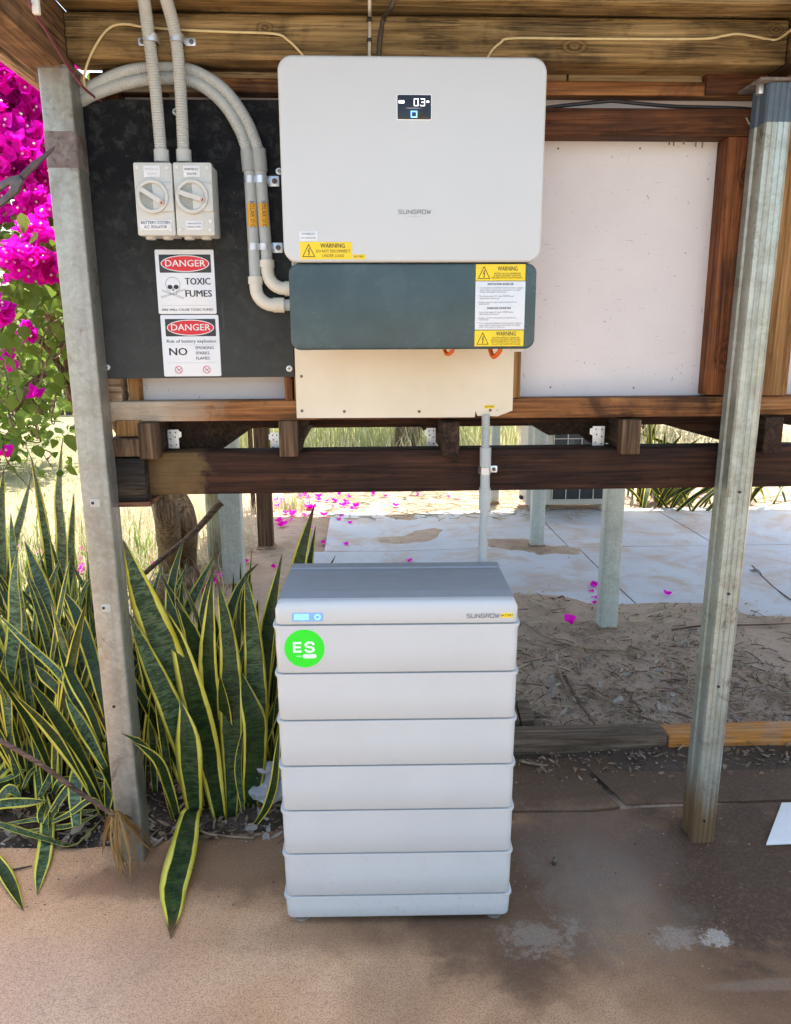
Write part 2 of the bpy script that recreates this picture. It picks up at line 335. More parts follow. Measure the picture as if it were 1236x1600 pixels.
def mk_dirt():
    b = NB('dirt'); g = b.n('NewGeometry'); pos = g.outputs['Position']
    n1 = b.noise(pos, 1.3, 8, .65, .3); n2 = b.noise(pos, 11, 7, .7, .4); n3 = b.noise(pos, 90, 5, .7)
    c = b.ramp(n1, [(.3, (.42, .30, .215)), (.52, (.58, .44, .335)), (.78, (.68, .54, .425))])
    c = b.mix(b.ramp(n2, [(.50, 0.0), (.68, .5)]), c, (.22, .15, .105))
    c = b.mix(b.ramp(n3, [(.32, .5), (.44, 0.0)]), c, (.17, .12, .085))
    c = b.mix(b.ramp(n3, [(.60, 0.0), (.74, .55)]), c, (.62, .54, .45))
    c = b.mix(b.math('MULTIPLY', blob(b, pos, -.95, 2.9, 1.35, .70, .5, n1, .6), .95), c, (.03, .02, .013))  # bed soil blackened to paint in the shade between the plants
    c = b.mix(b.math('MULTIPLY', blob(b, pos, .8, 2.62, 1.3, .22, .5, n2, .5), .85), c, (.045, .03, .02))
    # lawn and dry grass far behind
    sx = b.n('SeparateXYZ'); b.l(pos, sx.inputs[0])
    far = b.n('MapRange'); far.inputs[1].default_value = 7.5; far.inputs[2].default_value = 11; b.l(sx.outputs['Y'], far.inputs[0])
    gl = b.ramp(n2, [(.3, (.25, .235, .12)), (.7, (.38, .35, .22))])
    lf_ = b.n('MapRange'); lf_.inputs[1].default_value = -.95; lf_.inputs[2].default_value = -1.5; b.l(sx.outputs['X'], lf_.inputs[0])
    bk = b.n('MapRange'); bk.inputs[1].default_value = 3.4; bk.inputs[2].default_value = 4.2; b.l(sx.outputs['Y'], bk.inputs[0])
    c = b.mix(b.math('MULTIPLY', b.math('MULTIPLY', lf_.outputs[0], bk.outputs[0]), .8), c, gl)
    c = b.mix(b.math('MULTIPLY', far.outputs[0], .8), c, gl)
    b.set(c, .92, 0, .2); b.bump(b.math('ADD', n2, b.math('MULTIPLY', n3, .8)), 1.0, .025); return b.m
DIRT = mk_dirt()
def mk_path():
    b = NB('pale_concrete'); g = b.n('NewGeometry'); pos = g.outputs['Position']
    n1 = b.noise(pos, 1.6, 8, .65, .3); n2 = b.noise(pos, 14, 6, .7, .3); n3 = b.noise(pos, 120, 4, .6)
    c = b.ramp(n1, [(.3, (.42, .45, .49)), (.6, (.51, .55, .60)), (.8, (.57, .61, .65))])  # blue of the reflected sky mixed into the concrete colour
    c = b.mix(b.ramp(b.noise(pos, 2.6, 7, .7, .6), [(.47, 0.0), (.64, .85)]), c, (.44, .345, .27))
    c = b.mix(b.ramp(n2, [(.6, 0.0), (.75, .5)]), c, (.34, .28, .24))
    b.set(c, .75, 0, .35); b.bump(b.math('ADD', n2, n3), .25, .005); return b.m
PATH = mk_path()

def mk_leaf(name='variegated_leaf', lo=.55):
    b = NB(name); tc = b.n('TexCoord'); sx = b.n('SeparateXYZ'); b.l(tc.outputs['UV'], sx.inputs[0])
    oi = b.n('ObjectInfo')
    u = b.math('ABSOLUTE', b.math('SUBTRACT', sx.outputs['X'], .5))
    off = b.math('MULTIPLY', oi.outputs['Random'], 23.0)
    cb = b.n('CombineXYZ'); b.l(b.math('MULTIPLY', sx.outputs['X'], .9), cb.inputs[0]); b.l(b.math('MULTIPLY', sx.outputs['Y'], 46.0), cb.inputs[1]); b.l(off, cb.inputs[2])
    band = b.noise(cb.outputs[0], 1.5, 4, .7, 1.4)
    cb2 = b.n('CombineXYZ'); b.l(b.math('MULTIPLY', sx.outputs['X'], 2.0), cb2.inputs[0]); b.l(b.math('MULTIPLY', sx.outputs['Y'], 7.0), cb2.inputs[1]); b.l(off, cb2.inputs[2])
    wob = b.noise(cb2.outputs[0], 1.2, 3, .5)
    pale = b.ramp(oi.outputs['Random'], [(lo, 0.0), (lo+.43, .85)] if lo > 0 else [(0, .35), (.7, 1.0)])
    dark = b.mix(pale, (.006, .021, .006), (.018, .050, .024)); lite = b.mix(pale, (.030, .068, .014), (.14, .22, .115))
    fb = b.ramp(band, [(.44, 0.0), (.60, 1.0)])
    c = b.mix(fb, dark, lite)
    edge = b.math('ADD', u, b.math('MULTIPLY', b.math('SUBTRACT', wob, .5), .16))
    wr = b.n('TexWhiteNoise', noise_dimensions='1D'); b.l(oi.outputs['Random'], wr.inputs['W'])
    edge = b.math('SUBTRACT', edge, b.math('MULTIPLY', wr.outputs['Value'], .085))
    yl = b.mix(b.ramp(wob, [(.3, 0.0), (.7, 1.0)]), (.66, .56, .035), (.80, .72, .14))
    c = b.mix(b.ramp(edge, [(.305, 0.0), (.335, 1.0)]), c, yl)
    cb3 = b.n('CombineXYZ'); b.l(b.math('MULTIPLY', sx.outputs['X'], 30), cb3.inputs[0]); b.l(sx.outputs['Y'], cb3.inputs[1]); b.l(off, cb3.inputs[2])
    st = b.noise(cb3.outputs[0], 1.0, 3)
    c = b.mix(b.ramp(st, [(.45, 0.0), (.7, .25)]), c, (.10, .11, .05))
    ob = b.noise(b.coord((1, 1, 1)), 22, 5, .75)
    c = b.mix(b.ramp(ob, [(.55, 0.0), (.75, .4)]), c, (.17, .15, .08))
    # dry brown tip
    tip = b.n('Attribute'); tip.attribute_name = 'tipdry'
    c = b.mix(tip.outputs['Fac'], c, (.10, .055, .02))
    b.set(c, .42, 0, .32); b.bump(b.math('ADD', st, band), .15, .002); return b.m
LEAF = mk_leaf(); LEAFP = mk_leaf('pale_skylit_leaf', 0)  # paler copy: faded leaves, and sky light painted onto the left bed
def foliage(name, c1, c2, trans=.35, rough=.5, dk=.6):
    b = NB(name); oi = b.n('ObjectInfo'); g = b.n('NewGeometry')
    n = b.noise(g.outputs['Position'], 9, 3)
    c = b.mix(b.ramp(n, [(.3, 0.0), (.7, 1.0)]), c1, c2)
    c = b.mix(b.math('MULTIPLY', g.outputs['Random Per Island'], dk), c, tuple(q*.55 for q in c1))
    b.set(c, rough, 0, .3)
    tr = b.n('BsdfTranslucent'); b.l(c, tr.inputs[0]); mx = b.n('MixShader'); mx.inputs[0].default_value = trans
    b.l(b.p.outputs[0], mx.inputs[1]); b.l(tr.outputs[0], mx.inputs[2]); b.l(mx.outputs[0], b.out.inputs[0]); return b.m
BOUGL = foliage('bougainvillea_leaf', (.12, .21, .028), (.27, .38, .075), .55)
BRACT = foliage('magenta_bract', (.93, .004, .52), (.97, .02, .84), .7, .6, .2)
PETAL = foliage('fallen_petal', (.60, .03, .36), (.72, .10, .50), .2, .7)
TINY = plain('bract_centre', (.85, .8, .7), .6, var=.05)
DRYG = foliage('dry_grass', (.60, .52, .34), (.74, .66, .48), .45, .8)
GREENG = foliage('green_grass', (.46, .50, .20), (.68, .68, .42), .5, .7)
DRYLEAF = foliage('dry_leaf', (.20, .13, .075), (.42, .33, .23), .1, .8)
GREYLEAF = foliage('bleached_leaf', (.36, .32, .27), (.55, .51, .46), .1, .8)
HUSK = foliage('tan_husk', (.33, .19, .065), (.52, .34, .14), .1, .7)
BARK = wood('bark', (.10, .065, .04), (.30, .20, .12), (.45, .33, .21), 'z', fine=.8, bump=1.0, streak=.7)
TWIG = wood('twig', (.06, .035, .025), (.15, .085, .06), (.26, .17, .12), 'x', bump=.5)
PALETWIG = wood('pale_twig', (.22, .16, .10), (.38, .29, .19), (.5, .40, .28), 'x', bump=.5)

# ------------------------------------------------------------------ mesh building
ORG = {}
def org(o): return ORG.get(o.name, Vector((0, 0, 0)))
class MB:
    def __init__(s): s.v = []; s.f = []; s.uv = {}
    def add(s, vs, fs):
        b = len(s.v); s.v += [tuple(q) for q in vs]; s.f += [tuple(b+i for i in q) for q in fs]; return s
    def box(s, x0, x1, y0, y1, z0, z1):
        vs = [(x, y, z) for x in (x0, x1) for y in (y0, y1) for z in (z0, z1)]
        return s.add(vs, [(0, 1, 3, 2), (4, 6, 7, 5), (0, 4, 5, 1), (2, 3, 7, 6), (0, 2, 6, 4), (1, 5, 7, 3)])
    def hexa(s, p):  # 8 points: bottom 4 ccw, top 4 ccw
        return s.add(p, [(3, 2, 1, 0), (4, 5, 6, 7), (0, 1, 5, 4), (1, 2, 6, 5), (2, 3, 7, 6), (3, 0, 4, 7)])
    def rings(s, loops, cap0=True, cap1=True, closed=True):
        n = len(loops[0]); vs = [p for lp in loops for p in lp]; fs = []
        for k in range(len(loops)-1):
            for i in range(n if closed else n-1):
                j = (i+1) % n; fs.append((k*n+i, k*n+j, (k+1)*n+j, (k+1)*n+i))
        if cap0: fs.append(tuple(reversed(range(n))))
        if cap1: fs.append(tuple((len(loops)-1)*n+i for i in range(n)))
        return s.add(vs, fs)
    def tube(s, pts, r, n=10, rs=None):
        pts = [Vector(p) for p in pts]; loops = []; ref = None
        for i, p in enumerate(pts):
            t = (pts[min(i+1, len(pts)-1)]-pts[max(i-1, 0)]).normalized()
            if ref is None: ref = Vector((0, 0, 1)) if abs(t.z) < .9 else Vector((1, 0, 0))
            a = (ref - t*ref.dot(t)).normalized(); bb = t.cross(a); ref = a
            rr = rs[i] if rs else r
            loops.append([p+(a*math.cos(q)+bb*math.sin(q))*rr for q in (2*math.pi*k/n for k in range(n))])
        return s.rings(loops)
    def cyl(s, c, axis, r, h, n=16, r2=None):
        c = Vector(c); ax = {'x': Vector((1, 0, 0)), 'y': Vector((0, 1, 0)), 'z': Vector((0, 0, 1))}[axis] if isinstance(axis, str) else Vector(axis).normalized()
        return s.tube([c, c+ax*h], r, n, [r, r if r2 is None else r2])
    def build(s, name, mat, parent=None, smooth=False, bevel=0, seg=2, **tagk):
        c = Vector((0, 0, 0))
        if s.v:
            lo = [min(p[i] for p in s.v) for i in range(3)]; hi = [max(p[i] for p in s.v) for i in range(3)]
            c = Vector([(a+b)/2 for a, b in zip(lo, hi)])
            if parent is None and not tagk.get('centre'): c.z = lo[2]
        me = bpy.data.meshes.new(name); me.from_pydata([tuple(Vector(p)-c) for p in s.v], [], s.f); me.validate()
        o = bpy.data.objects.new(name, me); COL.objects.link(o)
        if mat: me.materials.append(mat)
        o.location = c
        if parent: o.parent = parent; o.location = c - org(parent)
        ORG[o.name] = c
        if smooth:
            me.shade_smooth()
            if smooth is not True: me.set_sharp_from_angle(angle=smooth)
        if bevel:
            md = o.modifiers.new('bevel', 'BEVEL'); md.width = bevel; md.segments = seg; md.limit_method = 'ANGLE'; md.angle_limit = R(35)
            me.shade_smooth()
        for k in ('label', 'category', 'group', 'kind'):
            if k in tagk: o[k] = tagk[k]
        return o
def tag(o, label, cat, group=None):
    o['label'] = label; o['category'] = cat
    if group: o['group'] = group
    return o
def thing(name, loc, label, cat, group=None, local=False, rz=0):
    o = bpy.data.objects.new(name, None); COL.objects.link(o); o.location = loc; o.rotation_euler = (0, 0, rz); o.empty_display_size = .1
    ORG[o.name] = Vector((0, 0, 0)) if local else Vector(loc)
    return tag(o, label, cat, group)
def box(name, x0, x1, y0, y1, z0, z1, mat, parent=None, bevel=.002, **k):
    return MB().box(x0, x1, y0, y1, z0, z1).build(name, mat, parent, bevel=bevel, **k)
def rr_loop(x0, x1, z0, z1, r, y, n=6):
    r = max(1e-5, min(r, (x1-x0)/2-1e-5, (z1-z0)/2-1e-5)); out = []
    for cx, cz, a0 in ((x1-r, z1-r, 0), (x0+r, z1-r, 90), (x0+r, z0+r, 180), (x1-r, z0+r, 270)):
        for k in range(n+1): a = R(a0+90*k/n); out.append((cx+r*math.cos(a), y, cz+r*math.sin(a)))
    return out
def plate(name, x0, x1, z0, z1, yf, yb, r, mat, parent=None, bev=.001, n=6, **k):
    """rounded-corner plate in the x-z plane, front at yf (towards the camera), back at yb, rounded front edge"""
    lp = [rr_loop(x0, x1, z0, z1, r, yb, n)]
    ks = 4 if bev > .003 else 2
    for i in range(ks+1):
        a = R(90*i/ks); ins = bev*(1-math.cos(a)); lp.append(rr_loop(x0+ins, x1-ins, z0+ins, z1-ins, r-ins, yf+bev*(1-math.sin(a)), n))
    m = MB().rings(lp)
    return m.build(name, mat, parent, smooth=R(40), **k)
def loft(name, x0, x1, y0, y1, r, prof, mat, parent=None, n=6, **k):
    lp = []
    for (z, ix, iy) in prof:
        lp.append([(p[0], p[2], z) for p in rr_loop(x0+ix, x1-ix, y0+iy, y1-iy, r, 0, n)])
    return MB().rings(lp).build(name, mat, parent, smooth=R(35), **k)
def spline(pts, n=8):
    pts = [Vector(p) for p in pts]; P = [pts[0]*2-pts[1]]+pts+[pts[-1]*2-pts[-2]]; out = []
    for i in range(1, len(P)-2):
        for k in range(n):
            t = k/n; a, b, c, d = P[i-1], P[i], P[i+1], P[i+2]
            out.append(.5*((2*b)+(-a+c)*t+(2*a-5*b+4*c-d)*t*t+(-a+3*b-3*c+d)*t**3))
    out.append(P[-2]); return out
def resample(pts, step):
    out = [pts[0]]; acc = 0
    for a, b in zip(pts, pts[1:]):
        L = (b-a).length; d = step-acc
        while d <= L: out.append(a+(b-a)*(d/L)); d += step
        acc = (acc+L) % step if L else acc
    return out
def corrugated(pts, r, pitch=.0062, depth=.0015):
    q = resample(spline(pts, 14), pitch/2); return MB().tube(q, r, 14, [r if i % 2 else r-depth for i in range(len(q))])
def text_mesh(s, size, bold=0.0, spacing=1.0, align='CENTER', wscale=1.0):
    cu = bpy.data.curves.new('t', 'FONT'); cu.body = s; cu.size = size; cu.align_x = align; cu.align_y = 'CENTER'; cu.space_character = spacing
    cu.resolution_u = 2
    o = bpy.data.objects.new('t', cu); COL.objects.link(o)
    dg = bpy.context.evaluated_depsgraph_get(); me = bpy.data.meshes.new_from_object(o.evaluated_get(dg))
    vs = [v.co.copy() for v in me.vertices]; fs = [tuple(p.vertices) for p in me.polygons]
    bpy.data.objects.remove(o); bpy.data.curves.remove(cu); bpy.data.meshes.remove(me)
    return [(v.x*wscale, v.y) for v in vs], fs
def letter(lines, y, mat, parent, name='lettering'):
    """lines: (string, x, z, size[, bold, align, wscale, spacing]) printed in the plane y, facing -y"""
    m = MB()
    for ln in lines:
        s, x, z, size = ln[:4]; bold = ln[4] if len(ln) > 4 else 0; al = ln[5] if len(ln) > 5 else 'CENTER'; ws = ln[6] if len(ln) > 6 else 1; sp = ln[7] if len(ln) > 7 else 1
        ws = fit(s, ws, size, bold, sp) if ws < .5 else ws          # below half a metre: a wanted width
        vs, fs = text_mesh(s, size, bold, sp, al, ws)
        for i_, dx in enumerate((0,) if bold <= 0 else (-1, 0, 1)):      # heavier weight: the print is struck three times
            m.add([(x+a+dx*bold*size*.9, y-i_*2e-5, z+b) for a, b in vs], fs)
    return m.build(name, mat, parent)
def fit(s, width, size, bold=0, spacing=1.0):
    vs, _ = text_mesh(s, size, bold, spacing); wd = max(v[0] for v in vs)-min(v[0] for v in vs); return width/wd
def strokes(polys, x, z, sx, sz, wd, y, mat, parent, name='lettering'):
    m = MB()
    for pl in polys:
        for a, b in zip(pl, pl[1:]):
            A = Vector((x+a[0]*sx, 0, z+a[1]*sz)); B = Vector((x+b[0]*sx, 0, z+b[1]*sz)); d = (B-A)
            if d.length < 1e-7: continue
            d.normalize(); nn = Vector((-d.z, 0, d.x))*wd/2; e = d*wd/2
            m.add([(q.x, y, q.z) for q in (A-e-nn, B+e-nn, B+e+nn, A-e+nn)], [(0, 1, 2, 3)]); y -= 1e-5
    return m.build(name, mat, parent)
def disc(m, cx, cz, rx, rz, y, n=32, a0=0, a1=360):
    pts = [(cx+rx*math.cos(R(a0+(a1-a0)*k/n)), y, cz+rz*math.sin(R(a0+(a1-a0)*k/n))) for k in range(n if a1-a0 == 360 else n+1)]
    return m.add(pts, [tuple(range(len(pts)))])
def annulus(m, cx, cz, rx, rz, t, y, n=32):
    o = [(cx+rx*math.cos(2*math.pi*k/n), y, cz+rz*math.sin(2*math.pi*k/n)) for k in range(n)]
    i = [(cx+(rx-t)*math.cos(2*math.pi*k/n), y, cz+(rz-t)*math.sin(2*math.pi*k/n)) for k in range(n)]
    return m.add(o+i, [(k, (k+1) % n, n+(k+1) % n, n+k) for k in range(n)])
def bolt_symbol(parent, x0, z0, x1, z1, y):
    """warning triangle with a lightning bolt, inside the given box"""
    w, h = x1-x0, z1-z0; t = w*.055; cx = (x0+x1)/2
    strokes([[(0, 0), (1, 0), (.5, 1), (0, 0)]], x0, z0, w, h, t, y, INK, parent, 'warning_triangle')
    m = MB(); m.add([(cx+a*w, y-.0003, z0+b*h) for a, b in ((.03, .70), (-.10, .40), (.0, .42), (-.02, .18), (-.06, .18), (.01, .06), (.06, .20), (.03, .20), (.09, .48), (.0, .46), (.10, .70))], [tuple(range(11))])
    m.build('lightning_bolt', INK, parent)
def screw(m, x, y, z, r=.006): m.cyl((x, y, z), (0, -1, 0), r, .003, 12); m.cyl((x, y-.003, z), (0, -1, 0), r*.8, .0015, 12, r*.4)
def leaf_faces(pts, wd, face, nseg=15, cup=.22, twist=0.0, dry=.04, thick=.0026, fold=0.0):
    """closed strap leaf along a spline; returns verts, faces, uv per vertex, dryness per vertex"""
    sp = spline(pts, 12); L = sum((b-a).length for a, b in zip(sp, sp[1:])); q = resample(sp, L/nseg*.999)[:nseg+1]
    while len(q) < nseg+1: q.append(sp[-1])
    q[-1] = sp[-1]
    vs, fs, uv, dr = [], [], [], []
    us = [0, .17, .5, .83, 1, .83, .5, .17]
    for i, p in enumerate(q):
        t = i/nseg; T = (q[min(i+1, nseg)]-q[max(i-1, 0)]).normalized()
        S = T.cross(face); S = S.normalized() if S.length > 1e-4 else Vector((1, 0, 0)); N = S.cross(T).normalized()
        if N.dot(face) < 0: N = -N
        a = twist*t; S, N = S*math.cos(a)+N*math.sin(a), N*math.cos(a)-S*math.sin(a)
        f = (.5+.5*math.sin(min(t/.5, 1)*math.pi/2)) if t < .5 else max(0, 1-((t-.5)/.5)**2.4)
        hw = wd/2*max(f, .03)*(1+.06*math.sin(t*9+wd*400))
        for k, u in enumerate(us):
            e = (u-.5)*2; off = cup*hw*e*e*(1 if k < 5 else 1)
            th = thick*(1-.8*abs(e))
            pp = p+S*(e*hw)+N*(off-cup*hw*.5)+N*(th/2 if k < 5 else -th/2)
            vs.append(pp); uv.append((u, t*L)); dr.append(1.0 if t > 1-dry else 0.0)
    n = 8
    for i in range(nseg):
        for k in range(n): j = (k+1) % n; fs.append((i*n+k, i*n+j, (i+1)*n+j, (i+1)*n+k))
    fs.append(tuple(reversed(range(n)))); fs.append(tuple(nseg*n+k for k in range(n)))
    return vs, fs, uv, dr
def leaf_obj(name, pts, wd, face, parent=None, mat=None, **k):
    vs, fs, uv, dr = leaf_faces(pts, wd, Vector(face).normalized(), **k)
    m = MB(); m.add(vs, fs); o = m.build(name, mat or LEAF, parent, smooth=True)
    me = o.data; l = me.uv_layers.new(name='UVMap')
    for lp in me.loops: l.data[lp.index].uv = uv[lp.vertex_index]
    a = me.attributes.new('tipdry', 'FLOAT', 'POINT')
    for i, d in enumerate(dr): a.data[i].value = d
    return o
def dup(root, loc, rot=None, scale=None, **tg):
    c = root.copy(); COL.objects.link(c); c.location = loc
    if rot is not None: c.rotation_euler = rot
    if scale: c.scale = scale
    for k, v in tg.items(): c[k] = v
    for ch in list(root.children):
        d = ch.copy(); COL.objects.link(d); d.parent = c
        for g in ch.children: e = g.copy(); COL.objects.link(e); e.parent = d
    return c

# ================================================================== GROUND
def ground_h(x, y):
    n = mnoise.fractal(Vector((x*1.1, y*1.1, 3.1)), 1.0, 2.0, 5)*.5
    h = -.035
    if y > 2.3: h = -.012 + n*.028
    if y > 2.55 and x > -.35 and y < 4.4: h += .012
    if x < -.25 and 2.28 < y < 3.6: h += .035*min(1, (y-2.28)/.15)
    if 4.1 < y < 7.2 and x > -.55: h += -.006 + n*.012
    d = math.hypot((x-.95)/.5, (y-4.35)/.32); h += .045*max(0, 1-d*d)
    d = math.hypot((x-1.55)/.8, (y-4.05)/.16); h += .02*max(0, 1-d)
    return h
def mk_ground():
    m = MB()
    xs = [-400, -120, -40, -14, -8, -5]+[-3.5+.05*i for i in range(150)]+[4.4, 5.5, 8, 14, 40, 120, 400]
    ys = [-400, -120, -40, -14, -6, -2, 0, 1.2, 1.8, 2.15]+[2.25+.045*i for i in range(150)]+[9.4, 10, 11, 12.5, 14, 17, 25, 50, 120, 400]
    vs = [(x, y, ground_h(x, y) if abs(x) < 6 and y < 12 else -.03) for y in ys for x in xs]; n = len(xs)
    m.add(vs, [(j*n+i, j*n+i+1, (j+1)*n+i+1, (j+1)*n+i) for j in range(len(ys)-1) for i in range(n-1)])
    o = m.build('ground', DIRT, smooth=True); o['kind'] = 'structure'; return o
mk_ground()
# front slab: two pours with a crack-like joint between them
slab = MB()
edge = [(-6, 2.16), (-1.6, 2.2), (-1.15, 2.215), (-.9, 2.20), (-.55, 2.235), (-.3, 2.26), (-.1, 2.30), (.2, 2.325), (.55, 2.318), (.75, 2.31), (.92, 2.325), (1.3, 2.335), (2.2, 2.34), (6, 2.34)]
for (a, b) in zip(edge, edge[1:]):
    slab.add([(a[0], .2, 0), (b[0], .2, 0), (b[0], b[1], 0), (a[0], a[1], 0), (b[0], b[1], -.10), (a[0], a[1], -.10)], [(0, 1, 2, 3), (3, 2, 4, 5)])
slab.build('concrete_slab', SLAB)['kind'] = 'structure'
sl2 = MB()
for (ed0, ed1) in (([(.1, 2.335), (.55, 2.328), (.72, 2.32), (.86, 2.335)], [(.1, 2.66), (.55, 2.66), (.66, 2.66), (.78, 2.66)]), ([(.885, 2.345), (1.3, 2.345), (2.4, 2.35)], [(.80, 2.66), (1.3, 2.66), (2.4, 2.66)])):
    for i in range(len(ed0)-1):
        a, b, c, d = ed0[i], ed0[i+1], ed1[i+1], ed1[i]
        z = .003
        sl2.add([(a[0], a[1], z), (b[0], b[1], z), (c[0], c[1], z-.004), (d[0], d[1], z-.004), (a[0], a[1], -.09), (b[0], b[1], -.09)], [(0, 1, 2, 3), (4, 5, 1, 0)])
sl2.build('slab_apron', SLAB)['kind'] = 'structure'
m = MB(); m.add([(-9, -9, -.004), (9, -9, -.004), (9, .21, -.004), (-9, .21, -.004)], [(0, 1, 2, 3)]); m.build('bounce_ground', plain('grey_bounce', (.20, .19, .165), .9, var=.2, scale=3))['kind'] = 'structure'  # unseen ground added behind the camera, toned to set the bounce light
# pale paving behind, in panels with joints
for k, (x0, x1, y0, y1) in enumerate([(-.45, 1.625, 4.22, 5.66), (1.633, 4.2, 4.05, 5.66), (-.3, 1.56, 5.667, 7.0), (1.567, 2.705, 5.667, 7.0), (2.713, 6, 5.667, 7.0)]):
    m = MB(); NX, NY = 16, 12; g = []
    for j in range(NY+1):
        for i in range(NX+1):
            x = x0+(x1-x0)*i/NX; y = y0+(y1-y0)*j/NY
            g.append((x, y, -.006+.006*mnoise.noise(Vector((x*2, y*2, 5)))))
    m.add(g, [(j*(NX+1)+i, j*(NX+1)+i+1, (j+1)*(NX+1)+i+1, (j+1)*(NX+1)+i) for j in range(NY) for i in range(NX)])
    m.box(x0, x1, y0, y0+.001, -.1, -.02)
    m.build('paving_panel', PATH, smooth=True)['kind'] = 'structure'

# ================================================================== POSTS (front)
FY = 2.13
def square_post():
    t = thing('steel_post', (-.735, FY+.045, 0), 'grey galvanised square post left of the black board, rusty weld patch near its top', 'post')
    x0 = at(181, 1300, FY).x; x1 = x0+.077; za, zb_ = at(181, 1300, FY).z, at(62, 150, FY).z
    sh = lambda z: (at(62, 150, FY).x-x0)*(z-za)/(zb_-za)              # the post leans a little
    zt = at(93, 106, FY).z
    zr0, zr1 = at(95, 262, FY).z, at(95, 205, FY).z
    lp = lambda z: [(p[0]+sh(z), p[2], z) for p in rr_loop(x0, x1, FY, FY+.084, .007, 0, 4)]
    MB().rings([lp(-.01), lp(zt)]).build('shaft', GALV, t, smooth=R(30))
    e = .0012
    lp2 = lambda z: [(p[0]+sh(z), p[2], z) for p in rr_loop(x0-e, x1+e, FY-e, FY+.084+e, .008, 0, 4)]
    MB().rings([lp2(zr0), lp2(zr1)]).build('weld_patch', RUSTSTEEL, t, smooth=R(30))
    MB().rings([[(p[0], p[1], p[2]) for p in lp2(zt-.0005)], lp2(zt+.008)]).build('cap_plate', RUSTSTEEL, t, smooth=R(30))
    for (px, py) in ((145, 786), (162, 950), (178, 1104), (190, 1353)):
        p = at(px, py, FY); m = MB(); m.cyl((p.x, FY+.002, p.z), (0, -1, 0), .0045, .0034, 10); m.build('drill_hole', INK, t)
    for (px, py) in ((148, 786), (165, 950)):
        p = at(px, py, FY); plate('pale_tag', p.x-.012, p.x+.014, p.z-.011, p.z+.011, FY-.0008, FY+.001, .002, plain('tag_grey', (.46, .46, .40), .5) if 'tag_grey' not in MATS else MATS['tag_grey'], t, .0004)
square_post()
def fluted_post():
    t = thing('fluted_post', (1.075, FY+.05, 0), 'pale fluted galvanised post right of the white wall panel, rust stain at its foot', 'post')
    x0 = at(1083.5, 1300, FY).x; x1 = x0+.070; yb = FY+.088; za, zb_ = at(1083.5, 1300, FY).z, at(1201, 150, FY).z
    sh = lambda z: (at(1201, 150, FY).x-x0)*(z-za)/(zb_-za)            # the post leans a little
    zt = at(1215, 128, FY).z; zj = at(1210, 190, FY).z
    # outline with shallow ribs on the front and an open rounded lip on the left face
    fr = []
    for k in range(25):
        u = k/24; x = x0+.012+(x1-x0-.018)*u
        fr.append((x, FY+.0028*(1 if math.sin(u*math.pi*7+.6) > .15 else 0)))
    prof = [(x0, yb), (x0, FY+.060), (x0+.005, FY+.055), (x0+.005, FY+.035), (x0, FY+.030), (x0, FY+.010), (x0+.004, FY+.003)] + fr + [(x1, FY+.006), (x1, yb)]
    MB().rings([[(p[0]+sh(-.01), p[1], -.01) for p in prof], [(p[0]+sh(zj), p[1], zj) for p in prof]]).build('shaft', GALVR, t, smooth=R(25))
    MB().rings([[(p[0]+sh(zj), p[1], zj+.0005) for p in prof], [(p[0]+sh(zt), p[1], zt) for p in prof]]).build('painted_top', BLUESTEEL, t, smooth=R(25))
    for (px, py) in ((1156, 769), (1139, 928), (1123, 1073), (1101, 1283)):
        p = at(px, py, FY); m = MB(); m.cyl((p.x, FY+.006, p.z), (0, -1, 0), .004, .0075, 10); m.build('drill_hole', INK, t)
    zc = zt+.03
    MB().box(1.02, 1.20, FY-.01, yb+.06, zt+.002, zt+.009).build('bracket', RUSTSTEEL, t, bevel=.001)
    m = MB(); m.cyl((1.04, FY+.03, zt-.022), 'z', .011, .024, 6); m.build('bolt', STEEL, t, bevel=.001)
    m = MB(); m.cyl((1.12, FY+.03, zt+.0095), 'z', .011, .012, 6); m.build('bolt', RUSTSTEEL, t, bevel=.001)
fluted_post()

# ================================================================== TIMBER WALL
FR, SH = 2.232, 2.302           # front of the framing, front of the sheet
wall = thing('timber_wall', (.15, FR+.04, at(640, 655, FR).z), 'stud wall of red-brown timber framing with off-white sheet behind the electrical gear', 'wall')
zp0, zp1 = at(1000, 652, FR).z, at(1000, 622, FR).z
xl = at(160, 640, FR).x; xm = at(461, 640, FR).x
patch(ORANGE, 'X', xl+.36, xl+.16, (.56, .45, .32), .92, .3)
box('bottom_plate', xl, 1.075, FR-.004, FR+.07, zp0+.001, zp1+.002, ORANGE, wall, .003)
box('bottom_plate', 1.12, 2.3, FR, FR+.07, zp0+.004, zp1+.002, ORANGE, wall, .003)
ztop = 2.52
box('wall_sheet', -.66, 1.10, SH, SH+.006, zp1-.004, ztop, SHEET, wall, 0)
for (px, py) in ((872, 232), (1125, 232), (860, 605), (990, 606), (1098, 606), (1000, 232)):
    p = at(px, py, SH); MB().cyl((p.x, SH+.001, p.z), (0, -1, 0), .0028, .002, 8).build('nail_head', SCREWDARK, wall)
box('wall_sheet', 1.104, 2.4, SH, SH+.006, zp1-.004, ztop, SHEET, wall, 0)
def stud(a0, a1, yb, z0, z1, mat, back=SH-.001):      # slightly leaning studs from pixel edges measured at mid height
    return box('stud', a0, a1, FR, back, z0, z1, mat, wall, .0025)
x0, x1, _, _ = rect(1122, 212, 1172, 620, FR)
zn0, zn1 = at(1000, 212, FR).z, at(1000, 169, FR).z
stud(x0, x0+.088, FR, at(1130, 617, FR).z, zn0-.001, ORANGEZ)
stud(x0+.15, x0+.235, FR, zp1+.004, ztop, TANZ)
a = at(807, 590, FR).x; stud(a-.05, a+.012, FR, zp1+.003, zn0-.001, TANZ)
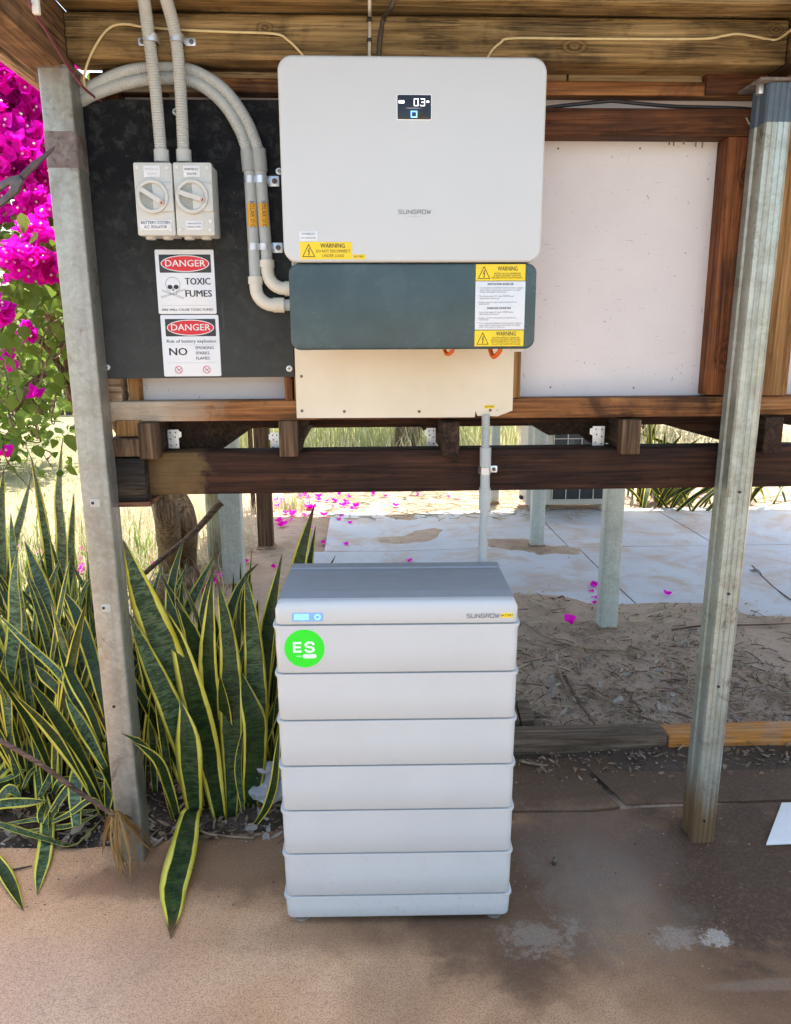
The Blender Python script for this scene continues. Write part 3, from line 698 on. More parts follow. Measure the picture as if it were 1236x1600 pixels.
a = at(447, 605, FR).x; stud(a-.004, a+.018, FR, zp1+.001, 1.60, ORANGEZ)
a = at(462, 605, FR).x; stud(a-.004, a+.014, FR, zp1+.001, 1.60, TANZ)
a = at(162, 605, FR).x; stud(a, a+.048, FR, zp1+.001, 2.2, PLATEL)
a = at(200, 605, FR+.03).x; box('stud', a, a+.032, FR+.03, SH-.001, zp1+.001, 2.2, TANZ, wall, .002)
box('noggin', .30, x0+.088, FR-.002, SH-.002, zn0, zn1, NOGGIN, wall, .003)
box('noggin', x0+.15, 2.3, FR, SH-.002, zn0+.02, zn1+.02, ORANGE, wall, .003)
zo0, zo1 = at(1000, 149, FR+.02).z, at(1000, 127, FR+.02).z
box('top_plate', -.66, 1.5, FR+.02, SH-.001, zo0, zo1, ORANGE, wall, .003)
zb0, zb1 = zo1+.001, at(1000, 104, FR+.035).z
box('batten', -.62, .285, FR+.035, SH-.001, zb0, zb1+.03, BEIGE, wall, .002)
box('batten', .29, .56, FR+.035, SH-.001, zb0, zb1+.03, BEIGE, wall, .002)
box('batten', .565, .93, FR+.033, SH-.001, zb0, zb1+.03, BEIGE, wall, .002)
box('corner_block', .932, 1.10, FR+.01, SH-.003, zo0+.001, zb1+.02, NOGGIN, wall, .003)
box('end_block', -.66, -.622, FR+.01, SH-.001, zn0, zn1+.2, NOGGIN, wall, .003)
m = MB(); m.tube([at(1174, 182, FR-.01), at(1182, 197, FR-.012)], .0016, 5); m.tube([at(1166, 184, FR-.004), at(1174, 200, FR-.010), at(1177, 205, FR-.008)], .0022, 5); m.tube([at(1177, 205, FR-.008), at(1184, 195, FR-.008), at(1188, 186, FR-.004)], .0018, 5)
m.build('wood_splinter', PALETWIG, wall)
for q in range(5):
    px = rnd.uniform(1040, 1130); p = at(px, 212, SH-.03); MB().cyl((p.x, FR+.04, zn0-.012-.004*q % .01), 'z', .002, .014, 5).build('nail', SCREWDARK, wall)

# ================================================================== FLOOR FRAME
zbe1, zbe0 = at(680, 703, 2.245).z, at(680, 768, 2.245).z
fl = thing('floor_frame', (.15, 2.9, zbe0), 'raised floor of dark bearers and joists carried below the stud wall', 'floor frame')
bx0 = at(231, 740, 2.245).x; bxm = at(318, 740, 2.245).x
patch(BEARER, 'X', bxm+.02, bxm-.02, (.165, .10, .040), .9, .22)
box('bearer', bx0, 2.4, 2.245, 2.335, zbe0+.0005, zbe1, BEARER, fl, .004)
box('bearer', -.70, 2.4, 3.93, 4.02, zbe0, zbe1, BEARER, fl, .004)
# end of the side bearer, its packing and the boards above it at the left
ex0, ex1 = at(175, 745, 2.205).x, at(227, 745, 2.205).x
box('side_bearer', ex0, ex1, 2.205, 4.1, at(200, 784, 2.205).z, at(200, 716, 2.205).z, ENDDARK, fl, .004)
box('packer', ex0-.006, ex1+.01, 2.197, 2.30, at(200, 792, 2.2).z, at(200, 785, 2.2).z, wood('rotten_packer', (.08, .03, .015), (.2, .085, .045), (.3, .15, .085)), fl, .002)
box('packer', ex0-.006, ex1-.004, 2.20, 2.36, at(195, 714, 2.2).z, at(195, 686, 2.2).z, ENDGRAIN, fl, .004)
box('packer', ex0+.014, ex1-.004, 2.222, 2.4, at(195, 684, 2.2).z, at(195, 658, 2.2).z, TANZ, fl, .003)
jz1 = zp0-.004
for (pa, pb, pt, pbm, mat) in ((216, 246, 661, 718, ENDGRAIN), (436, 465, 658, 714, ENDGRAIN), (691, 718, 660, 714, JOIST), (972, 1001, 656, 710, ENDGRAIN), (1193, 1222, 652, 708, JOIST)):
    jx0, jx1 = at(pa, 690, 2.198).x, at(pb, 690, 2.198).x; jx1 = max(jx1, jx0+.046)
    z0 = at((pa+pb)/2, pbm, 2.198).z; z1 = at((pa+pb)/2, pt, 2.198).z
    m = MB()   # joist with a birdsmouth over the bearer: deep nose in front, shallower behind
    m.hexa([(jx0, 2.198, z0), (jx1, 2.198, z0), (jx1, 2.2445, z0), (jx0, 2.2445, z0), (jx0, 2.198, z1), (jx1, 2.198, z1), (jx1, 2.2445, z1), (jx0, 2.2445, z1)])
    m.build('joist_end', mat, fl, bevel=.003)
    box('joist', jx0, jx1, 2.2450, 4.2, zbe1+.001, jz1+.001, JOIST, fl, .003)
# dark wedges put in for the receding joists seen in shade
def wedge(p, ya, yb, name, mat):
    a = [at(x, y, ya) for x, y in p]; b = [Vector((q.x, yb, q.z)) for q in a]
    MB().rings([[tuple(q) for q in a], [tuple(q) for q in b]]).build(name, mat, fl)
wedge([(248, 659), (385, 659), (395, 668), (350, 700), (310, 706), (248, 706)], 2.35, 2.40, 'dark_wedge', JOIST)
wedge([(380, 658), (436, 658), (436, 666), (392, 668)], 2.342, 2.36, 'dark_wedge', BEARER)
wedge([(466, 657), (483, 657), (471, 706), (466, 706)], 2.25, 2.30, 'dark_wedge', JOIST)
wedge([(650, 657), (690, 657), (690, 676), (664, 676)], 2.34, 2.37, 'dark_wedge', JOIST)
wedge([(826, 656), (972, 656), (972, 690), (926, 694), (905, 678), (857, 680), (830, 664)], 2.36, 2.41, 'dark_wedge', JOIST)
wedge([(1001, 655), (1140, 655), (1140, 690), (1118, 686), (1040, 664)], 2.36, 2.41, 'dark_wedge', BEARER)
wedge([(1222, 655), (1300, 655), (1300, 668), (1232, 664)], 2.36, 2.41, 'dark_wedge', BEARER)
box('floorboards', -.70, 2.4, 2.42, 2.62, jz1+.002, jz1+.022, JOIST, fl, 0)
box('ledger', -.30, 2.3, 2.337, 2.352, jz1-.022, jz1-.001, BEARER, fl, .001)
def bracket(px, py, Y, w, h, flip):
    p = at(px, py, Y); s = -1 if flip else 1
    out = [(-.5, -.5), (.3, -.5), (.3, .05), (.5, .12), (.5, .38), (.32, .42), (.32, .5), (-.5, .5)]
    f = [(p.x+s*a*w, Y, p.z+b*h) for a, b in out]; g = [(q[0], Y+.0016, q[2]) for q in f]
    if s > 0: f.reverse(); g.reverse()
    o = MB().rings([f, g]).build('joist_bracket', ZINC, fl)
    for a, b in ((-.3, .35), (.1, .35), (-.3, .0), (.05, .1), (-.3, -.35), (.1, -.3)):
        MB().cyl((p.x+s*a*w, Y-.0005, p.z+b*h), (0, -1, 0), .0022, .001, 8).build('nail_hole', INK, o)
bracket(273, 686, 2.30, .040, .055, False); bracket(428, 690, 2.33, .03, .055, True); bracket(672, 683, 2.33, .034, .055, True); bracket(933, 682, 2.30, .045, .062, True)

# ================================================================== VERANDAH ROOF
roof = thing('verandah_roof', (.15, 1.9, 2.2), 'old weathered brown timber roof beams overhead carrying corrugated steel extended for shade', 'roof')
HB = 2.165
zh0, zh1 = at(700, 96, HB).z, at(700, 24, HB).z
box('beam', -.7215, 1.105, HB, HB+.10, zh0, zh1, HEADER, roof, .006, seg=2)
box('beam', -.7215, 1.7, HB-.075, HB+.08, zh1+.006, zh1+.13, HEADER, roof, .005)
zl0 = at(75, 106, FY).z
box('side_beam', -.815, -.722, 1.55, FY+.10, zl0+.004, zl0+.15, HEADERY, roof, .006)
box('side_beam', 1.107, 1.20, 1.55, HB+.12, zh0-.005, zh1+.02, HEADERY, roof, .006)
box('tie_block', -.70, -.50, HB+.095, HB+.125, zh0-.055, zh0-.003, NOGGIN, roof, .004)
box('fascia', -.90, -.868, 1.52, 7.7, zl0+.035, zl0+.17, wood('pale_fascia', (.42, .28, .18), (.6, .42, .28), (.7, .52, .36), 'y'), roof, .003)
for k, x in enumerate((-.35, .25, .85, 1.5, 2.2, 3.0, 3.8, 4.5)):
    box('rafter', x, x+.045, 1.52, 7.7, zh1+.136, zh1+.225, HEADERY, roof, .003)
m = MB(); n = 212; zr = zh1+.235  # unseen sheet, stretched back and right to shade the ground behind
prof = [(-.93+5.6*i/n, zr+.009*math.sin(2*math.pi*(5.6*i/n)/.106)) for i in range(n+1)]
g = []
for (y, dz) in ((1.48, -.0), (7.8, .22)):
    g += [(x, y, z+dz) for x, z in prof]
g2 = [(x, y, z+.003) for x, y, z in g]; N1 = n+1
m.add(g+g2, [(i, i+1, N1+i+1, N1+i) for i in range(n)]+[(2*N1+i+1, 2*N1+i, 3*N1+i, 3*N1+i+1) for i in range(n)])
m.build('roof_shade_sheet', ROOFM, roof, smooth=True)

# ================================================================== BOARDS
BY = FR-.014
bb = thing('backing_board', (-.45, FR-.007, at(300, 592, BY).z), 'large black panel board holding the grey isolator switches', 'board')
bx0, _, bz0, bz1 = rect(137, 155, 458, 591, BY); bx1 = at(459, 575, BY).x
m = MB(); ch = .02
f = [(bx0+.001, BY, bz0), (bx1, BY, bz0+.002), (bx1+.002, BY, bz1), (bx0+.002, BY, bz1-.002), (bx0, BY, bz0+.62), (bx0+.004, BY, bz0+.10), (bx0-.001, BY, bz0+.08)]
MB().rings([list(reversed(f)), [(x, FR-.001, z) for x, y, z in reversed(f)]]).build('panel', BLACKBD, bb)
for (px, py) in ((135, 271), (275, 175), (168, 574), (452, 576), (436, 268)):
    p = at(px, py, BY); m = MB(); screw(m, p.x, BY, p.z, .0085); s = m.build('screw', STEEL, bb, smooth=R(40))
    c = MB(); c.box(p.x-.005, p.x+.005, BY-.0052, BY-.0047, p.z-.0008, p.z+.0008); c.box(p.x-.0008, p.x+.0008, BY-.0053, BY-.0048, p.z-.005, p.z+.005); c.build('slot', INK, s)
cb = thing('mounting_board', (.13, FR-.007, at(640, 652, BY).z), 'cream plywood board below the inverter with a notched lower corner', 'board')
cx0, cx1, cz0, cz1 = rect(462, 545, 802, 653, BY); cz1 = 2.1
nx0, nx1 = at(744, 650, BY).x, at(783, 650, BY).x; nz = at(760, 650, BY).z
f = [(cx0, cz0+.002), (nx0-.004, cz0), (nx0-.002, cz0+.018), (nx0+.004, cz0+.004), (nx1-.01, cz0+.002), (nx1, cz0+.006), (cx1, cz0+.018), (cx1, cz1), (cx0, cz1)]
MB().rings([[(x, BY, z) for x, z in f], [(x, FR-.001, z) for x, z in f]]).build('panel', CREAM, cb)
for (px, py) in ((471, 588), (472, 642), (538, 643), (655, 643), (766, 641), (777, 641)):
    p = at(px, py, BY); m = MB(); m.cyl((p.x, BY, p.z), (0, -1, 0), .0042 if px != 777 else .0015, .0012, 12); m.build('screw', SCREWDARK, cb)
p = at(765, 635.5, BY); hw = .0145
st = plate('yellow_label', p.x-hw, p.x+hw, p.z-.0048, p.z+.0048, BY-.0008, BY, .001, YELLOW, cb, .0002)
letter([('BATTERY', p.x, p.z, .0062, .01)], BY-.0011, INK, st)

# ================================================================== INVERTER
IY = 2.0
inv = thing('inverter', (.13, 2.1, at(640, 546, IY).z), 'white wall-mounted power inverter with slate grey lower cover and small black display', 'inverter')
ix0, ix1, iz0, iz1 = rect(438, 86.5, 851, 409.5, IY)
plate('front_cover', ix0, ix1, iz0, iz1, IY, 2.075, .034, WHITE, inv, .008, 10)
plate('rear_housing', ix0+.012, ix1-.012, 1.60, iz1-.010, 2.0755, BY-.001, .03, plain('housing_grey', (.36, .38, .39), .5), inv, .004, 8)
kx0, kx1, kz0, kz1 = rect(452.5, 412.5, 837.5, 546, IY+.006)
plate('lower_cover', kx0, kx1, kz0, iz0-.0025, IY+.006, 2.0752, .024, COVER, inv, .007, 10)
for fx in (kx0+.03, kx1-.035):
    plate('lug', fx-.016, fx+.016, kz0-.008, kz0+.03, IY+.05, IY+.06, .008, CLIPW, inv, .001)
# display
dx0, dx1, dz0, dz1 = rect(621, 148.5, 673.5, 186.5, IY)
plate('display_frame', dx0-.0016, dx1+.0016, dz0-.0016, dz1+.0016, IY-.0005, IY+.001, .003, plain('frame_white', (.82, .83, .83), .3, var=.01), inv, .0002)
dsp = plate('display', dx0, dx1, dz0, dz1, IY-.0010, IY, .002, SCREEN, inv, .0002)
dw, dh = dx1-dx0, dz1-dz0; DX = lambda u: dx0+dw*u; DZ = lambda v: dz0+dh*v
def seg_digit(ch, x, z, w, h, t, y):
    seg = {'0': 'abcdef', '3': 'abgcd'}[ch]; P = {'a': ((0, 1), (1, 1)), 'b': ((1, 1), (1, .5)), 'c': ((1, .5), (1, 0)), 'd': ((0, 0), (1, 0)), 'e': ((0, 0), (0, .5)), 'f': ((0, .5), (0, 1)), 'g': ((.2, .5), (1, .5))}
    return strokes([[P[k][0], P[k][1]] for k in seg], x, z, w, h, t, y, DISPW, dsp, 'digit')
seg_digit('0', DX(.50), DZ(.56), dw*.115, dh*.28, dh*.026, IY-.0014)
seg_digit('3', DX(.70), DZ(.56), dw*.105, dh*.28, dh*.026, IY-.0014)
m = MB(); disc(m, DX(.675), DZ(.585), .0007, .0007, IY-.0014, 10); m.build('decimal_point', DISPW, dsp)
plate('unit_mark', DX(.86), DX(.94), DZ(.69), DZ(.76), IY-.0014, IY-.0011, .0008, DISPW, dsp, .0001)
bt = plate('battery_mark', DX(.04), DX(.20), DZ(.66), DZ(.77), IY-.0014, IY-.0011, .0006, DISPW, dsp, .0001)
for u in (.075, .12, .165): plate('bar', DX(u)-.0008, DX(u)+.0008, DZ(.69), DZ(.74), IY-.0018, IY-.0015, .0002, SCREEN, bt, .0001)
m = MB(); m.add([(DX(.2), IY-.0014, DZ(.455)), (DX(.35), IY-.0014, DZ(.445)), (DX(.6), IY-.0014, DZ(.445)), (DX(.75), IY-.0014, DZ(.455)), (DX(.6), IY-.0014, DZ(.468)), (DX(.35), IY-.0014, DZ(.468))], [(0, 1, 2, 3, 4, 5)]); m.build('bar', plain('display_dim', (.5, .5, .52), .4), dsp)
strokes([[(0, 0), (1, 0), (1, 1), (0, 1), (0, 0)]], DX(.412), DZ(.09), dw*.16, dh*.23, dh*.05, IY-.0014, DISPB, dsp, 'square_mark')
# logo, drawn with strokes
LOGO = [  # letters on a 1 x 1 grid each, pen strokes
    [[(1, 1), (0, 1), (0, .55), (1, .5), (1, 0), (0, 0)]],
    [[(0, 1), (0, 0), (1, 0), (1, 1)]],
    [[(0, 0), (0, 1), (1, 0), (1, 1)]],
    [[(1, 1), (0, 1), (0, 0), (1, 0), (1, .5), (.5, .5)]],
    [[(0, 0), (0, 1), (1, 1), (1, .5), (0, .5)], [(.55, .5), (1, 0)]],
    [[(0, 0), (0, 1), (1, 1), (1, 0), (0, 0)]],
    [[(0, 1), (.15, 0), (.5, .7), (.8, 0), (1.05, 1)]]]
def logo(x0, x1, zc, h, y, mat, parent):
    pitch = (x1-x0)/7.0; w = pitch*.68; polys = []
    for k, L in enumerate(LOGO):
        for pl in L: polys.append([((k*pitch+a*w), b*h) for a, b in pl])
    return strokes(polys, x0, zc-h/2, 1, 1, h*.17, y, mat, parent, 'logo')
a = at(621.5, 331, IY); b = at(675, 331, IY)
logo(a.x+.002, b.x, a.z, .0085, IY-.0006, INKGREY, inv)
m = MB(); zc = at(648, 338, IY).z; m.add([(a.x+.014, IY-.0005, zc), (a.x+.04, IY-.0005, zc-.0012), (a.x+.066, IY-.0005, zc), (a.x+.04, IY-.0005, zc+.0004)], [(0, 1, 2, 3)]); m.build('logo_swoosh', INKLIGHT, inv)
# stickers on the white cover
def sticker(name, px0, py0, px1, py1, Y, mat, parent, r=.001):
    q = rect(px0, py0, px1, py1, Y); return q, plate(name, q[0], q[1], q[2], q[3], Y-.0006, Y+.0002, r, mat, parent, .0002)
q, s = sticker('label', 468, 361.5, 496, 376, IY, LABELW, inv)
cx = (q[0]+q[1])/2; hh = q[3]-q[2]
letter([('POWERED BY', cx, q[2]+hh*.72, .0062, .008, 'CENTER', .031), ('A.C. ISOLATOR', cx, q[2]+hh*.28, .0058, .008, 'CENTER', .035)], IY-.0010, INKGREY, s)
q, s = sticker('warning_sticker', 469, 378, 550, 405, IY, YELLOW, inv)
W, Hh = q[1]-q[0], q[3]-q[2]
bolt_symbol(s, q[0]+W*.05, q[2]+Hh*.15, q[0]+W*.28, q[2]+Hh*.85, IY-.0010)
letter([('WARNING', q[0]+W*.63, q[2]+Hh*.77, .0145, .014, 'CENTER', W*.47), ('DO NOT DISCONNECT', q[0]+W*.635, q[2]+Hh*.46, .0095, .0, 'CENTER', W*.66), ('UNDER LOAD', q[0]+W*.635, q[2]+Hh*.19, .0095, .0, 'CENTER', W*.42)], IY-.0010, INK, s)
q, s = sticker('battery_label', 551, 397.5, 571, 405, IY, YELLOW, inv, .0005)
letter([('BATTERY', (q[0]+q[1])/2, (q[2]+q[3])/2, .0068, .005, 'CENTER', .024)], IY-.0010, INK, s)
# big instruction sticker on the lower cover
KY = IY+.006
q, s = sticker('warning_sticker', 743.5, 412.8, 821, 438.5, KY, YELLOW, inv)
W, Hh = q[1]-q[0], q[3]-q[2]
bolt_symbol(s, q[0]+W*.05, q[2]+Hh*.13, q[0]+W*.28, q[2]+Hh*.85, KY-.0010)
letter([('WARNING', q[0]+W*.64, q[2]+Hh*.72, .0150, .006, 'CENTER', W*.40), ('BATTERY CAN STILL BE ENERGISED', q[0]+W*.64, q[2]+Hh*.43, .0056, .0, 'CENTER', W*.53), ('IN SERVICE. DISCONNECT THE BATTERY', q[0]+W*.64, q[2]+Hh*.30, .0056, .0, 'CENTER', W*.56), ('OVERCURRENT DEVICE AND TURN OFF THE INVERTER', q[0]+W*.63, q[2]+Hh*.17, .0056, .0, 'CENTER', W*.63)], KY-.0010, INK, s)
q, s = sticker('instruction_sticker', 742.5, 439.5, 820, 515, KY, LABELW, inv)
W, Hh = q[1]-q[0], q[3]-q[2]; X0 = q[0]+W*.05
T = lambda v: q[3]-Hh*v
letter([('SHUTDOWN INVERTER', q[0]+W*.5, T(.06), .0076, .02, 'CENTER', W*.52)], KY-.0010, INK, s, 'heading'); letter([('ENERGISE INVERTER', q[0]+W*.48, T(.555), .0076, .02, 'CENTER', W*.48)], KY-.0010, INK, s, 'heading')
tx = [(.135, '1. Turn off at the main switchboard. Turn the inverter A.C. supply to'), (.18, '   isolator, which is located next to the inverter. A.C. supply,'), (.22, '   switch to OFF position on the inverter.'), (.305, '2. Turn off at the battery D.C. isolator ON/OFF located,'), (.35, '   adjacent/below the inverter.'), (.43, '3. If safe to, turn D.C. switch located to the left OFF. D.C.'), (.47, '   ISOLATOR OFF.'),
      (.635, '1. Turn on at the battery D.C. isolator ON/OFF located,'), (.675, '   adjacent/below the inverter.'), (.755, '2. If safe to, turn D.C. switch located to the left ON. D.C.'), (.795, '   ISOLATOR ON.'), (.865, '3. Turn on at the main switchboard. Turn the inverter A.C. supply to'), (.905, '   isolator, which is located next to the inverter. A.C. supply,'), (.945, '   switch to ON position on the inverter.')]
letter([(t, X0, T(v), .0052, .0, 'LEFT', W*.0130*len(t)) for v, t in tx], KY-.0010, INKGREY, s)
q, s = sticker('warning_sticker', 741.5, 516.2, 818, 541, KY, YELLOW, inv)
W, Hh = q[1]-q[0], q[3]-q[2]
bolt_symbol(s, q[0]+W*.05, q[2]+Hh*.13, q[0]+W*.28, q[2]+Hh*.85, KY-.0010)
letter([('WARNING', q[0]+W*.64, q[2]+Hh*.78, .0150, .006, 'CENTER', W*.40), ('MULTIPLE SUPPLIES CONNECTED', q[0]+W*.64, q[2]+Hh*.53, .0056, 0, 'CENTER', W*.56), ('NEUTRAL AND EARTH CIRCUITS MAY', q[0]+W*.64, q[2]+Hh*.40, .0056, 0, 'CENTER', W*.61), ('BE LIVE UNDER FAULT CONDITIONS', q[0]+W*.64, q[2]+Hh*.27, .0056, 0, 'CENTER', W*.60), ('FOLLOW SHUTDOWN PROCEDURE', q[0]+W*.64, q[2]+Hh*.13, .0056, 0, 'CENTER', W*.58)], KY-.0010, INK, s)
# orange cable loops under the inverter
for k, (px, wd, lb) in enumerate(((701, 16, 'small orange cable loop under the inverter, left of the pair'), (774, 19, 'larger orange cable loop under the inverter, right of the pair'))):
    c = at(px, 546, 2.10); rr = .8*wd/2*mpp(px, 546, 2.10)
    pts = [(c.x-rr*.75, 2.12, c.z+.02), (c.x-rr*.8, 2.12, c.z), (c.x-rr*.3, 2.105, c.z-rr*1.15-k*.004), (c.x+rr*.6, 2.09, c.z-rr*.6), (c.x+rr*.85, 2.085, c.z+.004), (c.x+rr*.85, 2.08, c.z+.02)]
    o = MB().tube(spline(pts, 8), .0052+.001*k, 12).build('orange_cable', ORANGECAB, smooth=True, centre=True); tag(o, lb, 'cable', 'orange cable loops')

# ================================================================== ISOLATOR SWITCHES
SY = 2.13
def isolator(pxl, pxr, label, lines_top, lines_bot, ang, wide):
    mx = (pxl+pxr)/2
    x0, x1, z0, z1 = rect(pxl, 253.5, pxr, 368, SY)
    t = thing('isolator_switch', ((x0+x1)/2, (SY+BY)/2, z0), label, 'switch', 'isolator switches')
    plate('rear_box', x0+.001, x1-.001, z0+.002, z1-.001, SY+.022, BY-.0005, .006, ISO, t, .001)
    plate('front_cover', x0, x1, z0, z1, SY, SY+.0215, .005, ISO, t, .003)
    w, h = x1-x0, z1-z0
    cz = z0+h*.53; cx = x0+w*.47; rr = w*.43
    plate('raised_band', cx, x1+.0003, cz-h*.20, cz+h*.19, SY-.006, SY+.001, .004, ISO, t, .002)
    ring = MB(); n = 36; loops = []
    for (r_, y_) in ((rr, SY+.001), (rr, SY-.009), (rr*.96, SY-.012), (rr*.80, SY-.012), (rr*.76, SY-.010), (rr*.74, SY-.002)):
        loops.append([(cx+r_*math.cos(2*math.pi*k/n), y_, cz+r_*math.sin(2*math.pi*k/n)) for k in range(n)])
    ring.rings(loops, False, False); ring.build('dial_ring', ISO, t, smooth=R(35))
    m = MB(); m.cyl((cx, SY-.0005, cz), (0, -1, 0), rr*.76, .004, 36); m.build('dial', ISODARK, t, smooth=R(40))
    # handle bar across the dial
    d = Vector((math.cos(ang), 0, math.sin(ang))); nn = Vector((-d.z, 0, d.x)); c = Vector((cx, 0, cz)); L = rr*.82; hw = rr*.145
    lo = [c+d*L*a+nn*hw*b for a, b in ((-1, -.8), (-.9, -1), (.95, -1.0), (1.02, -.8), (1.02, .8), (.95, 1.0), (-.9, 1), (-1, .8))]
    l2 = [c+(q-c)*.94 for q in lo]
    hd = MB().rings([[(q.x, SY-.004, q.z) for q in lo], [(q.x, SY-.014, q.z) for q in lo], [(q.x, SY-.017, q.z) for q in l2]]).build('handle', ISO, t, smooth=R(30))
    e = c+d*L*.84
    m = MB(); m.add([(e.x+nn.x*a*hw+d.x*b*hw, SY-.0173, e.z+nn.z*a*hw+d.z*b*hw) for a, b in ((-.75, -.9), (-.75, .9), (.75, .9), (.75, -.9))], [(0, 1, 2, 3)]); m.build('red_mark', plain('pale_red', (.62, .36, .30), .5), hd)
    m = MB(); m.add([(e.x-.003, SY-.0177, e.z-.003), (e.x+.003, SY-.0177, e.z-.003), (e.x, SY-.0177, e.z+.003)], [(0, 1, 2)]); m.build('arrow', INK, hd)
    for (u, v) in ((.10, .93), (.88, .93), (.10, .08), (.88, .08), (.90, .20)):
        m = MB(); m.cyl((x0+w*u, SY+.001, z0+h*v), (0, -1, 0), .0045, .003, 12); m.build('screw_cap', plain('cap_pale', (.66, .66, .60), .45) if 'cap_pale' not in MATS else MATS['cap_pale'], t, smooth=R(40))
    for u in (.26, .72):
        m = MB(); m.cyl((x0+w*u, SY+.032, z0+.002), (0, 0, -1), .0138, .006, 20); m.cyl((x0+w*u, SY+.032, z0-.004), (0, 0, -1), .0125, .0025, 20); m.build('plug', ISO, t, smooth=R(40))
    s = plate('label', x0+w*.27, x0+w*.70, z0+h*.80, z0+h*.955, SY-.0012, SY, .0008, LABELW, t, .0003)
    m_ = INKLIGHT if wide else INK
    letter([(lines_top[0], x0+w*.485, z0+h*.905, .0070, .0 if wide else .012, 'CENTER', w*.36), (lines_top[1], x0+w*.485, z0+h*.843, .0070, .0 if wide else .012, 'CENTER', w*.24)], SY-.0016, m_, s)
    if wide:
        s = plate('label', x0+w*.07, x0+w*.90, z0+h*.075, z0+h*.215, SY-.0012, SY, .0008, LABELW, t, .0003)
        letter([(lines_bot[0], x0+w*.485, z0+h*.177, .0105, .008, 'CENTER', w*.76), (lines_bot[1], x0+w*.485, z0+h*.117, .0105, .008, 'CENTER', w*.60)], SY-.0016, INK, s)
    else:
        s = plate('label', x0+w*.26, x0+w*.69, z0+h*.08, z0+h*.205, SY-.0012, SY, .0008, LABELW, t, .0003)
        letter([(lines_bot[0], x0+w*.475, z0+h*.165, .0060, .01, 'CENTER', w*.35), (lines_bot[1], x0+w*.475, z0+h*.118, .0060, .01, 'CENTER', w*.37)], SY-.0016, INKGREY, s)
isolator(211.5, 271, 'left grey isolator switch with wide battery system label', ('INVERTER A.C.', 'ISOLATOR'), ('BATTERY SYSTEM', 'A.C. ISOLATOR'), R(-33), True)
isolator(273, 333, 'right grey isolator switch with small labels, nearer the inverter', ('INVERTER A.C.', 'ISOLATOR'), ('MAIN ISOLATOR', 'NORMAL SUPPLY'), R(-17), False)

# ================================================================== DANGER SIGNS
DY = BY-.0015
def danger_head(t, x0, x1, z0, z1):
    k = plate('black_field', x0, x1, z0, z1, DY-.0005, DY-.0002, .0015, SIGNBLACK, t, .0001)
    cx, cz = (x0+x1)/2, (z0+z1)/2; rx, rz = (x1-x0)*.47, (z1-z0)*.46
    m = MB(); disc(m, cx, cz, rx, rz, DY-.0008, 40); m.build('white_oval', SIGNW, k)
    m = MB(); disc(m, cx, cz, rx-.0022, rz-.0022, DY-.0011, 40); o = m.build('red_oval', SIGNRED, k)
    ws = fit('DANGER', rx*1.62, .024, .012); letter([('DANGER', cx, cz, .0245, .014, 'CENTER', ws)], DY-.0014, SIGNW, k)
x0, x1, z0, z1 = rect(244.7, 390, 336, 490.5, DY)
s1 = thing('danger_sign', ((x0+x1)/2, DY, z0), 'white toxic fumes danger sign with skull, upper of the two signs', 'sign', 'danger signs')
plate('sign_plate', x0, x1, z0, z1, DY, BY-.0002, .004, SIGNW, s1, .0004)
W, H2 = x1-x0, z1-z0
danger_head(s1, x0+W*.065, x1-W*.055, z0+H2*.645, z0+H2*.925)
kx, kz = x0+W*.275, z0+H2*.40
def P(a, b): return (kx+a*.021, kz+b*.021)
m = MB(); n = 20
sk = [(math.cos(R(a))*.92, .55+math.sin(R(a))*.85) for a in range(-25, 206, 11)]+[(-.72, -.25), (-.42, -.35), (-.42, -.75), (.42, -.75), (.42, -.35), (.72, -.25)]
sk_o = strokes([sk+[sk[0]]], kx, kz, .021, .021, .0009, DY-.0006, INKGREY, s1, 'skull_outline')
m = MB(); disc(m, *P(-.38, .18), .0068, .0058, DY-.0006, 16); m.build('skull_eye', INK, s1)
m = MB(); disc(m, *P(.40, .18), .0068, .0058, DY-.0006, 16); m.build('skull_eye', INK, s1)
strokes([[(-.1, -.28), (-.02, -.05)], [(.1, -.28), (.04, -.05)]], kx, kz, .021, .021, .0018, DY-.0006, INK, s1, 'skull_nose')
strokes([[(-1.45, -1.15), (1.35, -.25)], [(-1.35, -.98), (1.42, -.08)], [(-1.45, -.15), (1.35, -1.15)], [(-1.4, -.32), (1.3, -1.3)], [(-1.45, -1.15), (-1.6, -.95), (-1.35, -.98)], [(1.35, -.25), (1.55, -.1), (1.42, -.08)]], kx, kz, .021, .021, .0008, DY-.0005, INKGREY, s1, 'crossed_bones')
letter([('TOXIC', x0+W*.705, z0+H2*.505, .025, .03, 'CENTER', W*.43)], DY-.0006, INK, s1, 'heading'); letter([('FUMES', x0+W*.705, z0+H2*.315, .025, .03, 'CENTER', W*.45)], DY-.0006, INK, s1, 'heading')
letter([
        ('FIRE WILL CAUSE TOXIC FUMES', x0+W*.5, z0+H2*.065, .0085, .014, 'CENTER', fit('FIRE WILL CAUSE TOXIC FUMES', W*.88, .0085, .014))], DY-.0006, INK, s1)
strokes([[(0, 0), (1, 0)]], x0+W*.08, z0+H2*.135, W*.84, 1, .0006, DY-.0005, INKLIGHT, s1, 'rule')
x0, x1, z0, z1 = rect(253.5, 492, 343.5, 588, DY)
s2 = thing('danger_sign', ((x0+x1)/2, DY, z0), 'white battery explosion danger sign reading no smoking, lower of the two signs', 'sign', 'danger signs')
plate('sign_plate', x0, x1, z0, z1, DY, BY-.0002, .004, SIGNW, s2, .0004)
W, H2 = x1-x0, z1-z0
danger_head(s2, x0+W*.075, x1-W*.055, z0+H2*.655, z0+H2*.935)
